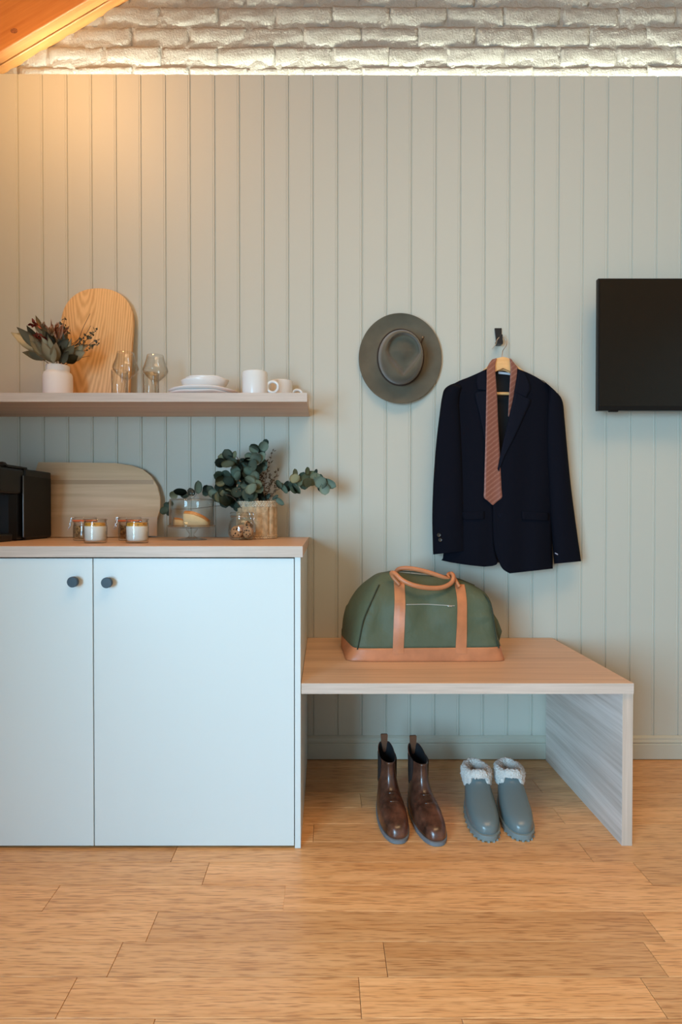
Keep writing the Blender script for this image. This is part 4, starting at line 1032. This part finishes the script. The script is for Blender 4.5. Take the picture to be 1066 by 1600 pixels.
def clip(t, r_, h, ang, neck):
    k = r_*neck*1.08; d = Vector((math.cos(ang), math.sin(ang), 0)); s = Vector((-math.sin(ang), math.cos(ang), 0)); z = Vector((0,0,1))
    bm = bmesh.new()
    for q_ in (-1, 1):
        tube([d*(k-.004)+s*.009*q_+z*(h+.008), d*(k+.003)+s*.009*q_+z*(h+.009), d*(k+.006)+s*.009*q_+z*(h-.004), d*(k+.010)+s*.008*q_+z*(h-.014), d*(k+.005)+s*.007*q_+z*(h-.010), d*(k+.013)+s*.008*q_+z*(h-.030)], .0010, 22, 6, bm)
    tube([d*(k+.013)+s*.008+z*(h-.030), d*(k+.015)+z*(h-.032), d*(k+.013)-s*.008+z*(h-.030)], .0010, 8, 6, bm)
    tube([Vector(((k+.0005)*math.cos(x), (k+.0005)*math.sin(x), h-.006)) for x in [2*PI*i/24 for i in range(25)]], .0008, 48, 5, bm)
    o = obj('wire_clip', bm, chrome, t, True); o['label'] = 'bright wire clip'; return o
def fill_bm(r_, h, seed, size=.006, n=150):
    bm = bmesh.new(); r2 = random.Random(seed)
    lathe([(.0001,.006),(r_*.82,.007),(r_*.88,.013),(r_*.88,h-.003),(.0001,h)], 24, bm=bm)
    for k in range(n):
        a = r2.uniform(0, 2*PI); z = r2.uniform(.012, h); s = size*r2.uniform(.5,1)
        M = Matrix.Translation((r_*.86*math.cos(a), r_*.86*math.sin(a), z)) @ Matrix.Rotation(r2.uniform(0,3), 4, 'Z') @ Matrix.Rotation(r2.uniform(0,3), 4, 'X') @ Matrix.Diagonal((s, s*.6, s*.45, 1))
        bmesh.ops.create_icosphere(bm, subdivisions=1, radius=1, matrix=M)
    return bm
granm, nt, b = nodes('granola_mix'); vo = nt.nodes.new('ShaderNodeTexVoronoi'); vo.inputs['Scale'].default_value = 160; tc = nt.nodes.new('ShaderNodeTexCoord'); nt.links.new(tc.outputs['Object'], vo.inputs['Vector'])
r = nt.nodes.new('ShaderNodeValToRGB'); r.color_ramp.elements[0].color = (.06,.02,.01,1); r.color_ramp.elements[1].color = (.55,.33,.13,1); sx = nt.nodes.new('ShaderNodeSeparateColor'); nt.links.new(vo.outputs['Color'], sx.inputs[0]); nt.links.new(sx.outputs[0], r.inputs[0]); nt.links.new(r.outputs[0], b.inputs['Base Color'])
def gran_jar(lab, px, Y, ang, lift=0):
    p = at(px, 840, Y); r_ = 17.5/sc(Y); h = .066
    t = thing('granola_jar', lab, 'jar', (p.x, Y, WT+.0006), 0, 'clip-top jars of granola')
    obj('glass', jar_glass(r_, h, .93), glassm, t, True)
    obj('granola', fill_bm(r_*.9, h*.80, px, .0045), granm, t, True, kind='stuff')
    k = r_*.93*1.08
    obj('rubber_seal', lathe([(k*.9,h),(k+.0005,h),(k+.001,h+.0045),(k*.9,h+.0045),(k*.9,h)], 32), seal, t, True)
    obj('lid', jar_lid(r_, h+.004, .93, .011), glassm, t, True)
    clip(t, r_, h+.004, ang, .93)
    return t
gran_jar('clip-top jar of granola with orange seal, behind the yogurt next to the coffee machine', 133, -.285, math.radians(200))
gran_jar('clip-top jar of granola with orange seal, behind the yogurt nearer the cake stand', 203, -.275, math.radians(185))

# cookie jar and cookies
jY = -.235; p = at(378.5, 840, jY); jr = 22/sc(jY); jh = at(378, 803, jY).z-WT
cj = thing('cookie_jar', 'round clip-top glass jar of cookies in front of the seagrass basket', 'jar', (p.x, jY, WT+.0006))
nk = .80
obj('glass', lathe([(.0001,0),(jr*.70,0),(jr*.80,.003),(jr*.97,jh*.20),(jr,jh*.38),(jr*.97,jh*.58),(jr*.88,jh*.72),(jr*nk,jh*.78),(jr*nk,jh*.88),(jr*nk*1.07,jh*.90),(jr*nk*1.07,jh*.95),(jr*nk*.96,jh*.95),(jr*nk*.94,jh*.78),(jr*.85,jh*.70),(jr*.93,jh*.56),(jr*.955,jh*.38),(jr*.92,jh*.20),(jr*.74,.007),(.0001,.0065)], 44), glassm, cj, True)
obj('lid', jar_lid(jr, jh*.955, nk, .010), glassm, cj, True)
clip(cj, jr, jh*.955, math.radians(-38), nk)
cook = mat('cookie', (.50,.26,.12), .8, bump=.8, bscale=90, bdist=.003, var=.2, vscale=40)
def cookie_bm(R, seed):
    bm = sphere(Vector((0,0,0)), R, None, 24, 14, (1,.42,1))
    for v in bm.verts: v.co += v.normal*0; v.co *= 1+.07*noise.noise(v.co*60+Vector((seed,0,0)))
    return bm
for k, (dx, dy, dz, R, rz) in enumerate(((-.0175,-.014,.0285,.0215,.15),(.0195,-.008,.0285,.021,-.35),(-.004,.016,.031,.023,.2),(.016,.013,.052,.016,1.0))):
    o = obj('cookie', cookie_bm(R, k), cook, None, True, loc=(p.x+dx, jY+dy, WT+dz)); o.rotation_euler = (0, 0, rz)
    tag(o, ['chocolate chip cookie at the left front inside the round glass jar','chocolate chip cookie at the right front inside the round glass jar','cookie at the back inside the round glass jar','cookie lying topmost inside the round glass jar'][k], 'cookie', 'cookies in the glass jar')
    bm = bmesh.new(); rk = random.Random(k+3)
    for q_ in range(9):
        a = rk.uniform(0, 2*PI); rr = R*math.sqrt(rk.uniform(.02,.65)); x, z = rr*math.cos(a), rr*math.sin(a)
        y = -.42*math.sqrt(max(0, R*R-x*x-z*z)); sphere(Vector((x, y, z)), .0026, bm, 7, 5)
    obj('chocolate_chips', bm, mat('chocolate', (.03,.012,.006), .4), o, True, kind='stuff')

# cake stand, dome, cake
kY = -.235; p = at(300, 840, kY); ks = sc(kY); kr = 37/ks
zp = at(300, 823.5, kY-.0).z - WT
cs = thing('cake_stand', 'low footed clear glass cake stand on the worktop', 'cake stand', (p.x, kY, WT+.0006))
obj('plate', lathe([(.0001,zp-.004),(.012,zp-.005),(kr*.7,zp-.004),(kr*.97,zp-.001),(kr*1.0,zp+.006),(kr*.985,zp+.0075),(kr*.96,zp+.003),(kr*.7,zp+.0008),(.0001,zp+.0008)], 52), glassm, cs, True)
obj('pedestal', lathe([(.0001,.002),(.052,.0),(.0525,.002),(.035,.005),(.016,.009),(.0085,.015),(.0075,.020),(.012,.0245),(.0185,zp-.012),(.021,zp-.0065),(.0001,zp-.0055)], 40), glassm, cs, True)
dr_ = 34.5/ks; dh = at(300, 780.5, kY).z-WT-zp
dm = thing('cake_dome', 'clear glass dome with round knob covering the cake pieces', 'dome', (p.x, kY, WT+zp+.0035))
obj('cover', lathe([(dr_*.985,.0),(dr_,.0),(dr_,dh*.90),(dr_*.985,dh*.96),(dr_*.94,dh*.99),(.012,dh),(.0001,dh),(.0001,dh-.003),(.012,dh-.003),(dr_*.92,dh*.99-.003),(dr_*.96,dh*.95),(dr_*.975,dh*.89),(dr_*.975,0),(dr_*.985,0)], 56), glassm, dm, True)
obj('knob', lathe([(.0001,dh-.0005),(.010,dh),(.007,dh+.003),(.012,dh+.007),(.0165,dh+.014),(.0170,dh+.019),(.0145,dh+.027),(.008,dh+.032),(.0001,dh+.033)], 32), glassm, dm, True)
sponge = mat('sponge', (.80,.60,.33), .9, bump=.8, bscale=220, bdist=.002); crust = mat('crust', (.62,.26,.07), .7, var=.25, vscale=40)
def wedge(lab, x, y, rz, L_, W_, Hh, tip, zb=.0015):
    t = thing('cake_slice', lab, 'cake', (x, y, WT+zp+zb), rz, 'cake slices under the dome')
    n_ = 10; rings = []
    for i in range(n_+1):
        q_ = i/n_; xx = -L_/2+L_*q_; h = Hh*(tip+(1-tip)*math.sin(PI*(.5+.5*q_)*.98)**.7) if True else Hh
        w_ = W_*(1-.25*q_)
        rings.append([Vector((xx,-w_/2,0)),Vector((xx,w_/2,0)),Vector((xx,w_/2,h*.86)),Vector((xx,w_*.3,h*.97)),Vector((xx,0,h)),Vector((xx,-w_*.3,h*.97)),Vector((xx,-w_/2,h*.86))])
    obj('sponge', loft(rings), sponge, t, True)
    cr2 = [[r0[2]+Vector((0,.0005,0)), r0[3]+Vector((0,0,.002)), r0[4]+Vector((0,0,.0025)), r0[5]+Vector((0,0,.002)), r0[6]-Vector((0,.0005,0)), r0[6]-Vector((0,-.001,.002)), r0[2]-Vector((0,.001,.002))] for r0 in rings]
    obj('crust', loft(cr2), crust, t, True)
    return t
wedge('tall slice of sponge cake with browned top under the glass dome', p.x+.020, kY-.006, math.radians(-8), .084, .045, .054, .30)
wedge('small piece of sponge cake at the left under the glass dome', p.x-.045, kY-.012, math.radians(25), .030, .034, .030, .8)
wedge('flat piece of sponge cake lying at the back under the glass dome', p.x-.004, kY+.040, math.radians(5), .060, .030, .020, .8)

# coffee machine
mX1 = at(80, 780, -.08).x
cm = thing('coffee_machine', 'black coffee machine at the left end of the worktop', 'coffee machine', (mX1-.10, -.25, WT+.0006))
mzt = at(80, 738.5, -.08).z
CM = lambda name, bm, m, par=None, sm=False: (rel(obj(name, bm, m, cm, sm), cm) if par is None else obj(name, bm, m, par, sm))
panel = mat('satin_black_panel', (.006,.005,.004), .5, spec=.3)
CM('body', box(mX1-.20, mX1, -.262, -.08, WT+.004, mzt, .004), blackpl)
CM('side_panel', box(mX1-.001, mX1+.0012, -.275, -.084, WT+.012, mzt-.024, .0006), panel)
CM('highlight_strip', box(mX1-.001, mX1+.0022, -.279, -.276, WT+.012, mzt-.024, .0004), mat('highlight_metal', (.30,.30,.31), .35, metal=1))  # metal sliver standing in for the glossy reflection along this edge
CM('column', loft([[Vector((mX1-.20+.19*a_, b_, z)) for a_, b_ in ((0,-.25),(1,-.25),(1,-.30),(.93,-.325),(.07,-.325),(0,-.30))] for z in (WT+.004, mzt-.03)]), blackpl, None)
hz = at(8, 771.5, -.38).z
CM('brew_head', box(mX1-.20, mX1-.004, -.415, -.255, hz, mzt-.001, .010), blackpl)
CM('spout', lathe([(.0001,hz-.022),(.014,hz-.022),(.018,hz-.004),(.018,hz+.004),(.0001,hz+.004)], 20, mX1-.10, -.37, 0), blackpl, None, True)
CM('drip_tray', box(mX1-.19, mX1-.012, -.415, -.32, WT+.0008, WT+.026, .005), blackpl)
CM('feet', box(mX1-.19, mX1-.01, -.26, -.09, WT, WT+.006, .001), blackm)
CM('lid', box(mX1-.185, mX1-.006, -.36, -.235, mzt-.001, mzt+.0075, .003), blackpl)
CM('lever', loft([[Vector((mX1-.18+.165*a_, b_, mzt+c_)) for b_, c_ in ((-.400,-.004),(-.392,.010),(-.375,.015),(-.355,.014),(-.340,.006),(-.345,-.002))] for a_ in (0,.02,.98,1)]), blackpl, None, True)
